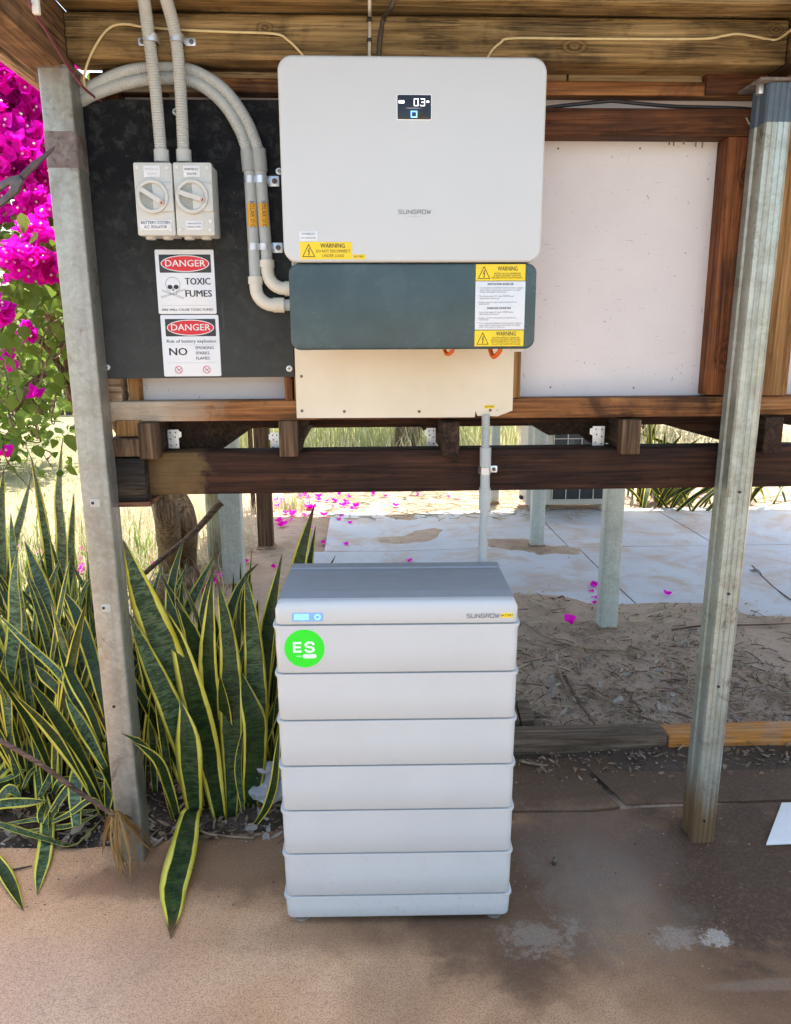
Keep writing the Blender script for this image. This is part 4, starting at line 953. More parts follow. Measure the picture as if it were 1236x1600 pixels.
letter([('Risk of battery explosion', x0+W*.51, z0+H2*.575, .0125, .008, 'CENTER', fit('Risk of battery explosion', W*.85, .0125, .008)),
        ],DY-.0006, INK, s2); letter([('NO', x0+W*.27, z0+H2*.40, .029, .026, 'CENTER', W*.31)], DY-.0006, INK, s2, 'heading'); letter([('SMOKING', x0+W*.57, z0+H2*.465, .0115, .006, 'LEFT'), ('SPARKS', x0+W*.57, z0+H2*.38, .0115, .006, 'LEFT'), ('FLAMES', x0+W*.57, z0+H2*.295, .0115, .006, 'LEFT')], DY-.0006, INK, s2)
for v in (.225, .515): strokes([[(0, 0), (1, 0)]], x0+W*.08, z0+H2*v, W*.84, 1, .0006, DY-.0005, INKLIGHT, s2, 'rule')
for u in (.26, .75):
    cx, cz = x0+W*u, z0+H2*.11
    m = MB(); annulus(m, cx, cz, .0105, .0105, .0017, DY-.0008); m.build('prohibition_ring', PINKRED, s2)
    strokes([[(-.65, .65), (.65, -.65)]], cx, cz, .0105, .0105, .0016, DY-.0007, PINKRED, s2, 'prohibition_bar')
    strokes([[(-.45, -.3), (.4, .2)], [(.3, .1), (.55, .35)]], cx, cz, .0105, .0105, .0014, DY-.0005, INKGREY, s2, 'pictogram')

# ================================================================== CONDUITS
def pts(lst, Y): return [gr(p[0], p[1], zl0-.001) if len(p) > 2 and p[2] == 'u' else at(p[0], p[1], p[2] if len(p) > 2 else Y) for p in lst]   # 'u': on the underside of the side beam
CR = .0155
def iso_conduit(path, cpx, label):
    t = thing('flexible_conduit', at(path[-1][0], path[-1][1], SY+.03), label, 'conduit', 'conduits from the ceiling to the isolators')
    corrugated(pts(path, 2.14), CR).build('corrugated_hose', CONDUIT, t, smooth=R(50))
    e = at(path[-1][0], 234, SY+.03); b = at(path[-1][0]+1, 254, SY+.03)
    MB().tube([e, b], CR*1.22, 20).build('coupling', CONDUIT, t, smooth=R(40), bevel=.001)
iso_conduit([(215, -40, 2.05), (225, 0, 2.08), (233, 62, 2.14), (243, 140, 2.16), (252, 242, 2.16)], 0, 'left corrugated grey conduit rising from the left isolator to the roof beams')
iso_conduit([(245, -40, 2.05), (260, 0, 2.08), (275, 60, 2.14), (282, 140, 2.16), (287, 242, 2.16)], 0, 'right corrugated grey conduit rising from the right isolator to the roof beams')
def saddle(name, cx, cz, Y, r, tabs, label, width=.018, yb=None):
    """zinc strap over a round conduit with a screw tab at one or both sides; tabs = list of x-signed lengths"""
    t = thing(name, (cx, Y, cz), label, 'pipe clip', 'zinc saddle clips')
    yb = yb if yb is not None else Y+r
    m = MB(); lo = []
    for k in range(13):
        a = math.pi*k/12; lo.append((cx+math.cos(a)*(r+.0016), Y-math.sin(a)*(r+.0016)))
    lo = [(cx+r+.0016, yb)]+lo+[(cx-r-.0016, yb)]
    li = [(cx+(x-cx)*r/(r+.0016), Y+(y-Y)*r/(r+.0016)) for x, y in lo]
    m.rings([[(x, y, cz-width/2) for x, y in lo]+[(x, y, cz-width/2) for x, y in reversed(li)], [(x, y, cz+width/2) for x, y in lo]+[(x, y, cz+width/2) for x, y in reversed(li)]])
    m.build('strap', ZINC, t, smooth=R(30))
    for L in tabs:
        xa, xb = (cx+r, cx+r+L) if L > 0 else (cx-r+L, cx-r)
        plate('tab', xa, xb, cz-width/2, cz+width/2, yb-.002, yb, .004, ZINC, t, .0003)
        xs = xb-.010 if L > 0 else xa+.010
        m = MB(); screw(m, xs, yb-.002, cz, .0055); m.build('screw', SCREWDARK, t, smooth=R(40))
    return t
p = at(236, 60, 2.14); saddle('pipe_saddle', p.x, p.z, p.y, CR, [-.022], 'zinc clip on the left ceiling conduit with its tab to the left', yb=HB-.001)
p = at(276, 60, 2.14); saddle('pipe_saddle', p.x, p.z, p.y, CR, [.026], 'zinc clip on the right ceiling conduit with its tab to the right', yb=HB-.001)
def inv_conduit(hose, px_top, px_bot, ytop, yend, elbow_px, label, dz):
    Y = BY-.020
    t = thing('solar_conduit', at(px_bot, yend, Y), label, 'conduit', 'curved conduits into the inverter')
    corrugated(pts(hose, Y), CR).build('corrugated_hose', CONDUIT, t, smooth=R(50))
    a = at(hose[-1][0], ytop, Y); b = at(px_top, 268, Y)
    MB().tube([a, b], CR*1.22, 20).build('coupling', COUPL, t, smooth=R(40))
    e = at(px_bot, yend-22, Y)
    pipe = MB().tube([b, e], CR*1.0, 20).build('pipe', PIPE, t, smooth=R(40))
    # elbow
    q = [e+Vector((0, 0, .006)), at(px_bot+.5, yend-4, Y)]
    c0 = at(px_bot+1, yend-4, Y); rad = .045
    arc = [Vector((c0.x+rad-rad*math.cos(R(k*15)), Y, c0.z-rad*math.sin(R(k*15)))) for k in range(0, 7)]
    MB().tube([e, arc[0]]+arc[1:]+[arc[-1]+Vector((.006, 0, 0))], CR*1.12, 20).build('elbow', ELBOW, t, smooth=R(40))
    MB().tube([e+Vector((0, 0, -.001)), e+Vector((0, 0, -.020))], CR*1.28, 20).build('elbow_socket', ELBOW, t, smooth=R(40))
    z = arc[-1]; MB().tube([z, z+Vector((.030, 0, 0))], CR*1.28, 20).build('elbow_socket', ELBOW, t, smooth=R(40))
    xe = ix0+.03
    MB().tube([z+Vector((.028, 0, 0)), Vector((xe, Y, z.z))], CR, 20).build('pipe', PIPE, t, smooth=R(40))
    # orange solar label wrapped on the pipe front
    l0, l1 = at(0, 0, 1), 0
    f = (318-268)/(yend-22-268); f2 = (354-268)/(yend-22-268); d = e-b
    A, B = b+d*f, b+d*f2; m = MB(); g = []
    for P_ in (A, B):
        for k in range(7):
            an = R(-45+k*15+8); g.append((P_.x+math.sin(an)*(CR+.0006), P_.y-math.cos(an)*(CR+.0006), P_.z))
    m.add(g, [(k, k+1, 8+k, 7+k) for k in range(6)]); st = m.build('orange_label', ORLABEL, pipe)
    vs, fs = text_mesh('SOLAR D.C.', .0135, .006); M = (A+B)/2
    vs2 = []
    for (a_, b_) in vs:
        an = b_/CR; vs2.append((M.x+math.sin(an+R(8))*(CR+.0011), M.y-math.cos(an+R(8))*(CR+.0011), M.z-a_))
    m = MB(); m.add(vs2, fs); m.build('lettering', INK, st)
inv_conduit([(112, 160, 2.25), (135, 141, 2.205), (190, 114), (250, 104), (300, 110), (350, 140), (385, 188), (404, 235)], 407, 417, 233, 428, 450, 'outer curved grey conduit entering the inverter cover, nearest the inverter', 0)
inv_conduit([(114, 170, 2.25), (138, 151, 2.205), (195, 131), (255, 122), (305, 129), (347, 160), (374, 202), (387, 238)], 390, 399, 236, 454, 452, 'inner curved grey conduit with the lower elbow entering the inverter cover', 0)
for (py, xa, xb, lb) in ((281, 391, 408, 'upper zinc clip spanning the pair of inverter conduits'), (386, 397, 414, 'lower zinc clip spanning the pair of inverter conduits')):
    Y = BY-.020; a = at(xa, py, Y); b = at(xb, py, Y)
    t = saddle('pipe_saddle', a.x, a.z, Y, CR, [], lb, yb=BY-.0005)
    m = MB(); lo = []
    for k in range(13):
        an = math.pi*k/12; lo.append((b.x+math.cos(an)*(CR+.0016), Y-math.sin(an)*(CR+.0016)))
    lo = [(b.x+CR+.0016, BY-.001)]+lo+[(b.x-CR-.0016, BY-.001)]; li = [(b.x+(x-b.x)*.9, Y+(y-Y)*.9) for x, y in lo]
    m.rings([[(x, y, b.z-.009) for x, y in lo]+[(x, y, b.z-.009) for x, y in reversed(li)], [(x, y, b.z+.009) for x, y in lo]+[(x, y, b.z+.009) for x, y in reversed(li)]])
    m.build('strap', ZINC, t, smooth=R(30))
    plate('tab', b.x+CR, b.x+CR+.030, b.z-.013, b.z+.013, BY-.0025, BY-.0005, .003, ZINC, t, .0003)
    m = MB(); screw(m, b.x+CR+.018, BY-.0025, b.z, .007); m.build('screw', SCREWDARK, t, smooth=R(40))
# battery conduit
QY = 2.215
t = thing('battery_conduit', at(755, 868, QY-.01), 'grey conduit running down from the cream board to the battery top', 'conduit')
corrugated(pts([(759, 648), (759, 675), (758.5, 702)], QY), .0125).build('corrugated_hose', CONDUIT, t, smooth=R(50))
MB().tube(pts([(758.8, 699), (758.4, 728)], QY), .0165, 20).build('coupling', PIPE, t, smooth=R(40))
MB().tube(pts([(758.4, 720), (757.6, 768)], QY), .0140, 20).build('pipe', PIPE, t, smooth=R(40))
MB().tube(pts([(757.6, 762), (756.8, 797)], QY), .0168, 20).build('coupling', PIPE, t, smooth=R(40))
q1 = at(756.8, 795, QY); q2 = Vector((at(754.5, 868, 2.15).x, 2.15, .915))
corrugated([q1, q1*.6+q2*.4+Vector((0, .012, 0)), q2], .0128).build('corrugated_hose', CONDUIT, t, smooth=R(50))
p = at(758, 735.5, QY); saddle('pipe_saddle', p.x, p.z, QY, .0140, [.026], 'zinc clip fixing the battery conduit to the dark bearer', .02, yb=2.243)

# ================================================================== CABLES
def cable(name, lst, Y, r, mat, label, group=None, n=6):
    o = MB().tube(spline(pts(lst, Y), 8), r, n).build(name, mat, smooth=True, centre=True); tag(o, label, 'cable', group); return o
HF = HB-.004
cable('cream_cable', [(138, 150, 2.20), (131, 125, 2.17), (140, 90), (160, 55), (178, 40), (200, 38), (225, 42), (290, 47), (360, 50), (430, 53), (450, 63), (466, 78), (480, 95)], HF, .0032, CABY, 'thin cream cable along the roof beam left of the inverter')
cable('cream_cable', [(758, 98), (768, 80), (782, 67), (800, 60), (900, 60.5), (1000, 61), (1100, 60.5), (1130, 56), (1152, 53), (1180, 57), (1212, 62), (1236, 47, 2.08), (1262, 28, 1.98)], HF, .0032, CABY, 'thin cream cable along the roof beam right of the inverter')
cable('maroon_cable', [(30, -30, 'u'), (44, 0, 'u'), (58, 26, 'u'), (74, 50, 'u'), (92, 80, 'u'), (112, 112, 2.115), (128, 134, 2.12), (150, 153, 2.2), (165, 160, 2.23)], 2.1, .0034, CABP, 'maroon cable dropping past the top of the left steel post')
cable('flat_cable', [(577, -30, HF-.075), (577.5, 14, HF-.072), (578, 26, HF), (577.5, 60), (577, 95)], HF, .0042, CABW, 'off-white cable dropping straight behind the inverter top')
cable('dark_cable', [(622, -25, HF-.075), (612, 10, HF-.073), (600, 28, HF), (594, 60), (592, 95)], HF, .006, plain('cable_brown', (.07, .05, .035), .6), 'dark brown cable beside the off-white one above the inverter')
cable('black_cable', [(840, 170), (880, 165), (940, 159), (960, 158), (1000, 162), (1050, 166), (1100, 167.5), (1150, 169), (1190, 172)], FR+.012, .0048, CABK, 'black cable lying along the top of the brown noggin')
p = gr(57, 11, zl0-.002)
m = MB(); m.box(p.x-.007, p.x+.007, p.y-.008, p.y+.004, p.z-.014, p.z+.014); tag(m.build('cable_clip', CLIPW, bevel=.002), 'small white clip on the maroon cable at the side beam', 'clip')
for px in (577,):
    for py in (30, 62): 
        p = at(px, py, HF-.003); tag(MB().box(p.x-.006, p.x+.006, p.y-.003, p.y+.004, p.z-.004, p.z+.004).build('cable_clip', CABK, bevel=.001), f'small dark clip holding the off-white cable, {"upper" if py == 30 else "lower"} of two', 'clip', 'clips on the off-white cable')

# ================================================================== BATTERY
BA = R(-1.6)
bat = thing('battery_stack', (.0785, 1.83, 0), 'tall white stacked home battery of six modules with grey ribbed top, standing on the slab', 'battery', local=True, rz=BA)
hx = .311; D0, D1 = 0.0, .335
zb = .020
for (x, y) in ((-hx+.045, .045), (hx-.045, .045), (-hx+.045, D1-.045), (hx-.045, D1-.045)):
    m = MB(); lp = []
    for (r_, z) in ((.020, .001), (.022, .003), (.022, .008), (.010, .011), (.008, zb+.008)):
        lp.append([(x+r_*math.cos(2*math.pi*k/20), y-.012*(1 if y < .1 else 0)+r_*math.sin(2*math.pi*k/20), z) for k in range(20)])
    m.rings(lp); m.build('foot', STEEL, bat, smooth=R(40))
def module_prof(z0, h):   # (z, inset x, inset y): tapered body under a lip that projects at the sides, dark seam gap on top
    return [(z0, .010, .0045), (z0+.0015, .0075, .0008), (z0+.003, .0068, 0), (z0+h*.5, .0055, 0), (z0+h-.018, .0048, 0), (z0+h-.012, .0022, 0), (z0+h-.009, .0004, 0), (z0+h-.0036, 0, 0), (z0+h-.0033, .0008, .0003), (z0+h-.0030, .012, .010), (z0+h, .012, .010)]
bp = [(zb, .016, .006), (zb+.004, .009, .0015), (zb+.007, .0075, 0), (zb+.040, .0055, 0), (zb+.053, .0048, 0), (zb+.060, .0022, 0), (zb+.063, .0004, 0), (zb+.0684, 0, 0), (zb+.0687, .0008, .0003), (zb+.0690, .012, .010), (zb+.072, .012, .010)]
loft('base', -hx, hx, D0, D1, .018, bp, BATT, bat)
z = zb+.072; mh = .1298
mods = []
for k in range(6):
    mods.append(loft('module', -hx, hx, D0, D1, .018, module_prof(z, mh), BATT, bat)); z += mh
ZT = .930
cap = loft('top_cap', -hx, hx, D0, D1, .018, [(z, .010, .0045), (z+.0015, .0078, .0008), (z+.003, .0072, 0), (ZT-.022, .0070, 0), (ZT-.014, .0105, .0015), (ZT-.007, .0135, .0045), (ZT-.002, .019, .0095), (ZT, .028, .018)], BATT, bat)
# ribbed grey lid
m = MB(); y0, y1 = D0+.075, D1-.012; lid0 = -hx+.016; lid1 = hx-.016
pr = []
NR = 13
yy = y0
pr.append((y0-.045, ZT+.0005)); pr.append((y0-.040, ZT+.0022)); 
for k in range(NR):
    a = y0+(y1-.055-y0)*k/NR; b_ = y0+(y1-.055-y0)*(k+1)/NR
    pr += [(a, ZT+.0022), (a+.001, ZT+.0027), (b_-.004, ZT+.0027), (b_-.003, ZT+.0022)]
pr += [(y1-.05, ZT+.0022), (y1-.046, ZT+.006), (y1-.004, ZT+.006), (y1, ZT+.0005)]
m.rings([[(lid0, y, q) for y, q in pr]+[(lid0, y1, ZT-.002), (lid0, y0-.045, ZT-.002)], [(lid1, y, q) for y, q in pr]+[(lid1, y1, ZT-.002), (lid1, y0-.045, ZT-.002)]])
m.build('ribbed_lid', BATTTOP, cap, smooth=R(30))
# markings (local coordinates, front at y = 0)
fy = -.0002
zc = (z+ZT)/2-.008
lx = -hx
pl = plate('status_panel', lx+.050, lx+.128, zc-.0125, zc+.0105, fy-.0006, fy+.001, .004, LEDBACK, cap, .0002)
for k in range(9): plate('led_bar', lx+.057+k*.0040, lx+.0590+k*.0040, zc-.008, zc+.0065, fy-.0012, fy-.0007, .0004, LEDB, pl, .0001)
m = MB(); annulus(m, lx+.114, zc-.001, .0072, .0072, .0022, fy-.0012); m.build('power_ring', LEDB, pl)
m = MB(); disc(m, lx+.114, zc-.001, .003, .003, fy-.0012, 16); m.build('power_dot', LEDBACK, pl)
logo(hx-.136, hx-.053, zc-.002, .0098, fy-.0008, INKGREY, cap)
yl = plate('battery_label', hx-.051, hx-.021, zc-.0075, zc+.0045, fy-.0006, fy+.001, .0006, YELLOW, cap, .0002)
letter([('BATTERY', hx-.036, zc-.0015, .0075, .006)], fy-.0010, INK, yl)
top = mods[-1]; zt = z-mh*.5-.004; fy2 = -.0002
sx, sz = lx+.079, zt+.006
m = MB(); n = 40
loops = [[(sx+r_*math.cos(2*math.pi*k/n), y_, sz+r_*math.sin(2*math.pi*k/n)) for k in range(n)] for r_, y_ in ((.0505, fy2+.001), (.0505, fy2-.0006))]
m.rings(loops); gs = m.build('round_sticker', GREEN, top, label='round green sticker with white letters E S on the top module')
strokes([[(1, 1), (0, 1), (0, 0), (1, 0)], [(0, .5), (.9, .5)]], sx-.0255, sz-.0075, .0155, .0230, .0058, fy2-.0010, MINT, gs, 'letter')
strokes([[(.98, .86), (.85, .97), (.6, 1.02), (.35, 1.02), (.1, .93), (.0, .77), (.08, .62), (.3, .54), (.68, .47), (.92, .38), (1.0, .22), (.9, .06), (.65, -.02), (.35, -.02), (.12, .04), (0, .16)]], sx+.0035, sz-.0075, .0195, .0230, .0058, fy2-.0010, MINT, gs, 'letter')
plate('white_pill', sx-.005, sx+.030, sz-.026, sz-.0145, fy2-.0012, fy2-.0008, .0055, MINT, gs, .0001)
plate('small_mark', sx-.021, sx-.0075, sz-.022, sz-.0185, fy2-.0010, fy2-.0007, .0008, plain('sticker_pale_green', (.30, .80, .36), .45), gs, .0001)
# ================================================================== FAR POSTS, AIR CONDITIONER, SLEEPERS
def far_post(px, py, wpx, mat, label, top=1.16, depth=None, name='deck_post'):
    b = gr(px, py); wd = wpx*mpp(px, py, b.y); d = depth or wd
    lp = lambda z: [(p[0], p[2], z) for p in rr_loop(b.x-wd/2, b.x+wd/2, b.y, b.y+d, .008, 0, 3)]
    t = thing(name, (b.x, b.y+d/2, -.03), label, 'post')
    MB().rings([lp(-.04), lp(top)]).build('shaft', mat, t, smooth=R(30))
    m = MB(); m.rings([[(p[0], p[2], -.035) for p in rr_loop(b.x-wd*.75, b.x+wd*.75, b.y-wd*.2, b.y+d+wd*.2, .02, 0, 3)], [(p[0], p[2], .012) for p in rr_loop(b.x-wd*.58, b.x+wd*.58, b.y-wd*.07, b.y+d+wd*.07, .02, 0, 3)]])
    m.build('footing', plain('rusty_footing', (.30, .19, .12), .9, var=.2, bump=.4) if 'rusty_footing' not in MATS else MATS['rusty_footing'], t)
    return t
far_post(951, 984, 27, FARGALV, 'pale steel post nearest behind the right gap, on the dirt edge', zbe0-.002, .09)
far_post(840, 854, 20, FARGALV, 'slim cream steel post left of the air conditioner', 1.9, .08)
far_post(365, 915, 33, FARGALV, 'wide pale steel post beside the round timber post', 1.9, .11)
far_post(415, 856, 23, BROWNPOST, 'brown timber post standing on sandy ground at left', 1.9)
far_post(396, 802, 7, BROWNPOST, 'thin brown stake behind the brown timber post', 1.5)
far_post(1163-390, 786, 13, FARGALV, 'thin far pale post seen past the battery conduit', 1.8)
# round treated post
b = gr(342, 893); m = MB(); n = 20; lp = []
for (z, r_) in ((-.04, .083), (.2, .083), (.6, .081), (1.1, .08), (1.12, .07)):
    lp.append([(b.x+r_*math.cos(2*math.pi*k/n)*(1+.03*math.sin(3*k)), b.y+.1+r_*math.sin(2*math.pi*k/n), z) for k in range(n)])
tag(m.rings(lp).build('round_post', ROUNDPOST, smooth=R(40)), 'thick greenish round timber post behind the snake plants', 'post')
# air conditioner outdoor unit
c = gr(880, 797); k = mpp(880, 780, c.y)
ac = thing('air_conditioner', (c.x, c.y+.15, 0), 'cream outdoor air conditioner unit with dark grille behind the wall gap', 'air conditioner')
ax0, ax1 = at(822, 780, c.y).x, at(960, 780, c.y).x; aw = ax1-ax0
az = .05
plate('cabinet', ax0, ax1, az, az+.95, c.y, c.y+.33, .02, ACW, ac, .008)
gx0, gx1 = at(861, 780, c.y).x, at(947, 780, c.y).x
plate('grille_recess', gx0, gx1, az+.045, az+.90, c.y-.004, c.y+.01, .02, ACD, ac, .002)
for i in range(5):
    x = gx0+(gx1-gx0)*(i+.02)/4.04+.002; MB().cyl((x, c.y-.014, az+.045), 'z', .005, .855, 6).build('grille_wire', ACW, ac)
for i in range(7):
    zz = az+.05+.845*i/6; MB().cyl((gx0, c.y-.010, zz), 'x', .0045, gx1-gx0, 6).build('grille_wire', ACW, ac)
m = MB(); m.cyl(((gx0+gx1)/2, c.y-.0045, az+.45), (0, -1, 0), .06, .003, 16)
for q in range(3):
    a = R(120*q+20); cxx, czz = (gx0+gx1)/2, az+.45
    m.add([(cxx+math.cos(a+d_)*r_, c.y-.006+e_, czz+math.sin(a+d_)*r_) for r_, d_, e_ in ((.05, -.3, 0), (.19, -.45, .002), (.2, .35, -.001), (.05, .5, -.001))], [(0, 1, 2, 3)])
m.build('fan', plain('fan_grey', (.09, .1, .11), .5), ac)
for x in (ax0+.08, ax1-.12): box('foot', x, x+.05, c.y-.03, c.y+.33, -.03, az-.001, ACW, ac, .003)
m = MB(); p0 = Vector((ax0-.01, c.y+.05, az+.05)); m.cyl((ax0-.03, c.y+.06, az+.06), 'y', .02, .04, 10); m.build('valve', ACD, ac)
# sleepers on the ground behind the right post
s0, s1 = gr(806, 1186, .0), gr(1075, 1184, .0)
tag(MB().box(.40, 1.165, 2.70, 2.80, -.05, .062).build('ground_sleeper', OLDGREY, bevel=.006), 'weathered grey-brown timber edging on the ground behind the battery', 'timber')
tag(MB().box(1.168, 2.3, 2.695, 2.80, -.05, .056).build('ground_sleeper', ORSLEEP, bevel=.005), 'bright orange-brown timber edging right of the fluted post', 'timber')
pp = gr(822, 1112, .03)
m = MB(); a = R(20)
for j, dx in enumerate((0, .062)):
    m.hexa([(pp.x-.10+dx, pp.y-.09, .0), (pp.x-.045+dx, pp.y-.09, .0), (pp.x-.03+dx, pp.y+.10, .0), (pp.x-.085+dx, pp.y+.10, .0), (pp.x-.10+dx, pp.y-.09, .035), (pp.x-.045+dx, pp.y-.09, .036), (pp.x-.03+dx, pp.y+.10, .038), (pp.x-.085+dx, pp.y+.10, .037)])
tag(m.build('timber_offcut', OLDGREY, bevel=.003), 'short grey timber offcut lying behind the battery by the edging', 'timber')
# white foam corner at the right
a, b_ = gr(1197, 1322), gr(1221, 1258)
m = MB(); P4 = [(a.x, a.y), (a.x+.5, a.y+.01), (a.x+.5, b_.y), (b_.x, b_.y)]
m.rings([[(x, y, .002) for x, y in P4], [(x, y, .010) for x, y in P4]])
tag(m.build('foam_sheet', PAPER, bevel=.001), 'white sheet lying flat on the floor at the right edge', 'sheet')
p = gr(865, 1350); m = MB(); m.tube([p, p+Vector((.004, 0, .014)), p+Vector((.002, .004, .022))], .006, 8, [.007, .008, .004]); m.tube([p+Vector((.0, 0, .02)), p+Vector((.006, 0, .027))], .004, 6)
tag(m.build('bolt_stub', SCREWDARK, smooth=True), 'small rusty bolt stub sticking out of the concrete right of the battery', 'bolt')

# ================================================================== SNAKE PLANTS
def pl(lst): return [at(*p) if len(p) == 3 else Vector(p[:3]) for p in lst]
PLANTS = []
def plant(label, base, leaves, group='snake plants', mat=None):
    b = Vector(base); b.z = ground_h(b.x, b.y)
    t = thing('snake_plant', b, label, 'plant', group)
    for lf in leaves:
        P_, wpx = lf[0], lf[1]; opt = lf[2] if len(lf) > 2 else {}
        mid = P_[len(P_)//2]; wd = wpx*mpp(mid[0], mid[1], mid[2]) if wpx > 1 else wpx
        face = Vector(opt.get('face', (rnd.uniform(-.45, .45), -1, .15)))
        leaf_obj('leaf', pl(P_), wd, face, t, mat, twist=opt.get('tw', rnd.uniform(-.5, .5)), cup=opt.get('cup', rnd.uniform(.12, .35)), dry=opt.get('dry', 0.02))
    return t
def rleaf(t, bx, by, h, ang, lean, wd, curl=.3, mat=None):
    z = ground_h(bx, by)-.01; d = Vector((math.cos(ang), math.sin(ang), 0)); P_ = []
    for k in range(5):
        s = k/4; P_.append(Vector((bx, by, z))+d*(lean*h*(s*.6+s*s*.4*(1+curl)))+Vector((0, 0, h*(s-.10*curl*s*s))))
    fa = ang+rnd.uniform(-1.2, 1.2)
    leaf_obj('leaf', P_, wd, (-.8*d.x+rnd.uniform(-.6, .6), -1+.4*rnd.random(), .2), t, mat, twist=rnd.uniform(-.9, .9), cup=rnd.uniform(.1, .4), dry=.02 if rnd.random() < .7 else .06)
# right clump: hero leaves (base first)
A = 2.36
plant('snake plant clump leaning to the post, broad yellow-edged leaves beside the left post', gr(318, 1262), [
    ([(318, 1262, 2.38), (295, 1130, 2.33), (262, 1030, 2.28), (225, 935, 2.22), (193, 845, 2.17)], 56, {'face': (.25, -1, .2), 'tw': .15, 'cup': .2}),
    ([(312, 1262, 2.36), (290, 1170, 2.30), (262, 1095, 2.25), (228, 1020, 2.22), (203, 960, 2.20)], 38, {'face': (.3, -1, .3), 'tw': 0.1}),
    ([(345, 1285, 2.33), (325, 1180, 2.31), (300, 1080, 2.29), (278, 1000, 2.28), (252, 945, 2.27)], 44, {'face': (.1, -1, .1), 'tw': .2}),
    ([(300, 1250, 2.42), (275, 1180, 2.45), (250, 1130, 2.47), (228, 1060, 2.49), (222, 1035, 2.5)], 30),
    ([(305, 1275, 2.30), (298, 1215, 2.25), (294, 1155, 2.23), (287, 1115, 2.23), (281, 1094, 2.24)], 42, {'face': (-.1, -1, .1), 'tw': -.1, 'cup': .15, 'dry': 0}),
    ([(272, 1285, 2.26), (258, 1235, 2.20), (245, 1195, 2.14), (222, 1163, 2.10), (203, 1152, 2.07), (190, 1146, 2.05)], 20, {'face': (-.3, -.7, 1), 'tw': .4}),
    ([(278, 1280, 2.27), (262, 1225, 2.19), (247, 1190, 2.13), (225, 1170, 2.085), (206, 1159, 2.06)], 18, {'face': (.2, -1, .8), 'tw': -.3}),
    ([(330, 1270, 2.40), (300, 1180, 2.42), (270, 1100, 2.44), (245, 1060, 2.46)], 24), ])
plant('tallest dense snake plant clump in the middle between post and battery', gr(358, 1278), [
    ([(350, 1275, 2.36), (340, 1150, 2.35), (326, 1050, 2.34), (328, 960, 2.34), (333, 897, 2.35)], 33, {'face': (-.1, -1, .1), 'tw': .35}),
    ([(362, 1282, 2.34), (362, 1150, 2.33), (360, 1040, 2.33), (352, 970, 2.33), (340, 905, 2.34)], 36, {'face': (.05, -1, .1), 'tw': -.2}),
    ([(345, 1270, 2.40), (328, 1140, 2.40), (318, 1060, 2.40), (300, 990, 2.40), (274, 938, 2.40)], 40, {'face': (.25, -1, .1), 'tw': .25}),
    ([(350, 1262, 2.46), (340, 1110, 2.50), (318, 1000, 2.55), (322, 930, 2.58), (335, 885, 2.6)], 26),
    ([(340, 1262, 2.48), (310, 1100, 2.56), (280, 1000, 2.62), (266, 930, 2.68), (288, 838, 2.72)], 26, {'tw': .1}),
    ([(340, 1258, 2.50), (310, 1110, 2.60), (288, 1000, 2.68), (283, 930, 2.72), (290, 890, 2.75)], 18),
    ([(352, 1262, 2.52), (350, 1110, 2.60), (352, 1000, 2.66), (368, 930, 2.70), (395, 885, 2.74), (404, 880, 2.75)], 22, {'tw': .3}),
    ([(355, 1262, 2.56), (362, 1110, 2.66), (372, 990, 2.74), (376, 920, 2.78), (375, 880, 2.8)], 18), ])
plant('snake plant clump against the battery side, dark upright leaves', gr(398, 1268), [
    ([(395, 1262, 2.38), (400, 1130, 2.37), (398, 1040, 2.36), (392, 960, 2.36), (383, 896, 2.37)], 36, {'face': (0, -1, .1), 'tw': -.1, 'cup': .2}),
    ([(400, 1255, 2.42), (408, 1130, 2.44), (412, 1040, 2.46), (425, 950, 2.46), (441, 866, 2.46)], 32, {'face': (-.4, -1, .1), 'tw': .2, 'cup': .4}),
    ([(392, 1255, 2.33), (398, 1185, 2.30), (398, 1130, 2.28), (388, 1095, 2.29), (377, 1050, 2.31)], 40, {'face': (.1, -1, .15), 'tw': -.5, 'dry': 0}),
    ([(405, 1245, 2.48), (425, 1120, 2.50), (446, 1000, 2.50), (468, 880, 2.49), (491, 790, 2.48)], 36, {'face': (-.3, -1, .1), 'tw': .1, 'cup': .35}),
    ([(410, 1242, 2.52), (435, 1120, 2.54), (460, 1000, 2.54), (480, 900, 2.53), (493, 822, 2.52)], 22, {'face': (.5, -1, .1), 'tw': .1}),
    ([(398, 1290, 2.28), (416, 1262, 2.24), (428, 1225, 2.2), (433, 1180, 2.19), (437, 1140, 2.2)], 14, {'cup': .6}),
    ([(395, 1255, 2.44), (402, 1160, 2.46), (415, 1060, 2.5), (430, 990, 2.52), (436, 965, 2.54)], 20),
    ([(380, 1268, 2.34), (372, 1200, 2.33), (378, 1150, 2.33), (385, 1135, 2.33)], 12), 
    ([(390, 1258, 2.5), (395, 1120, 2.55), (388, 1010, 2.6), (380, 950, 2.62), (388, 890, 2.64)], 20), ])
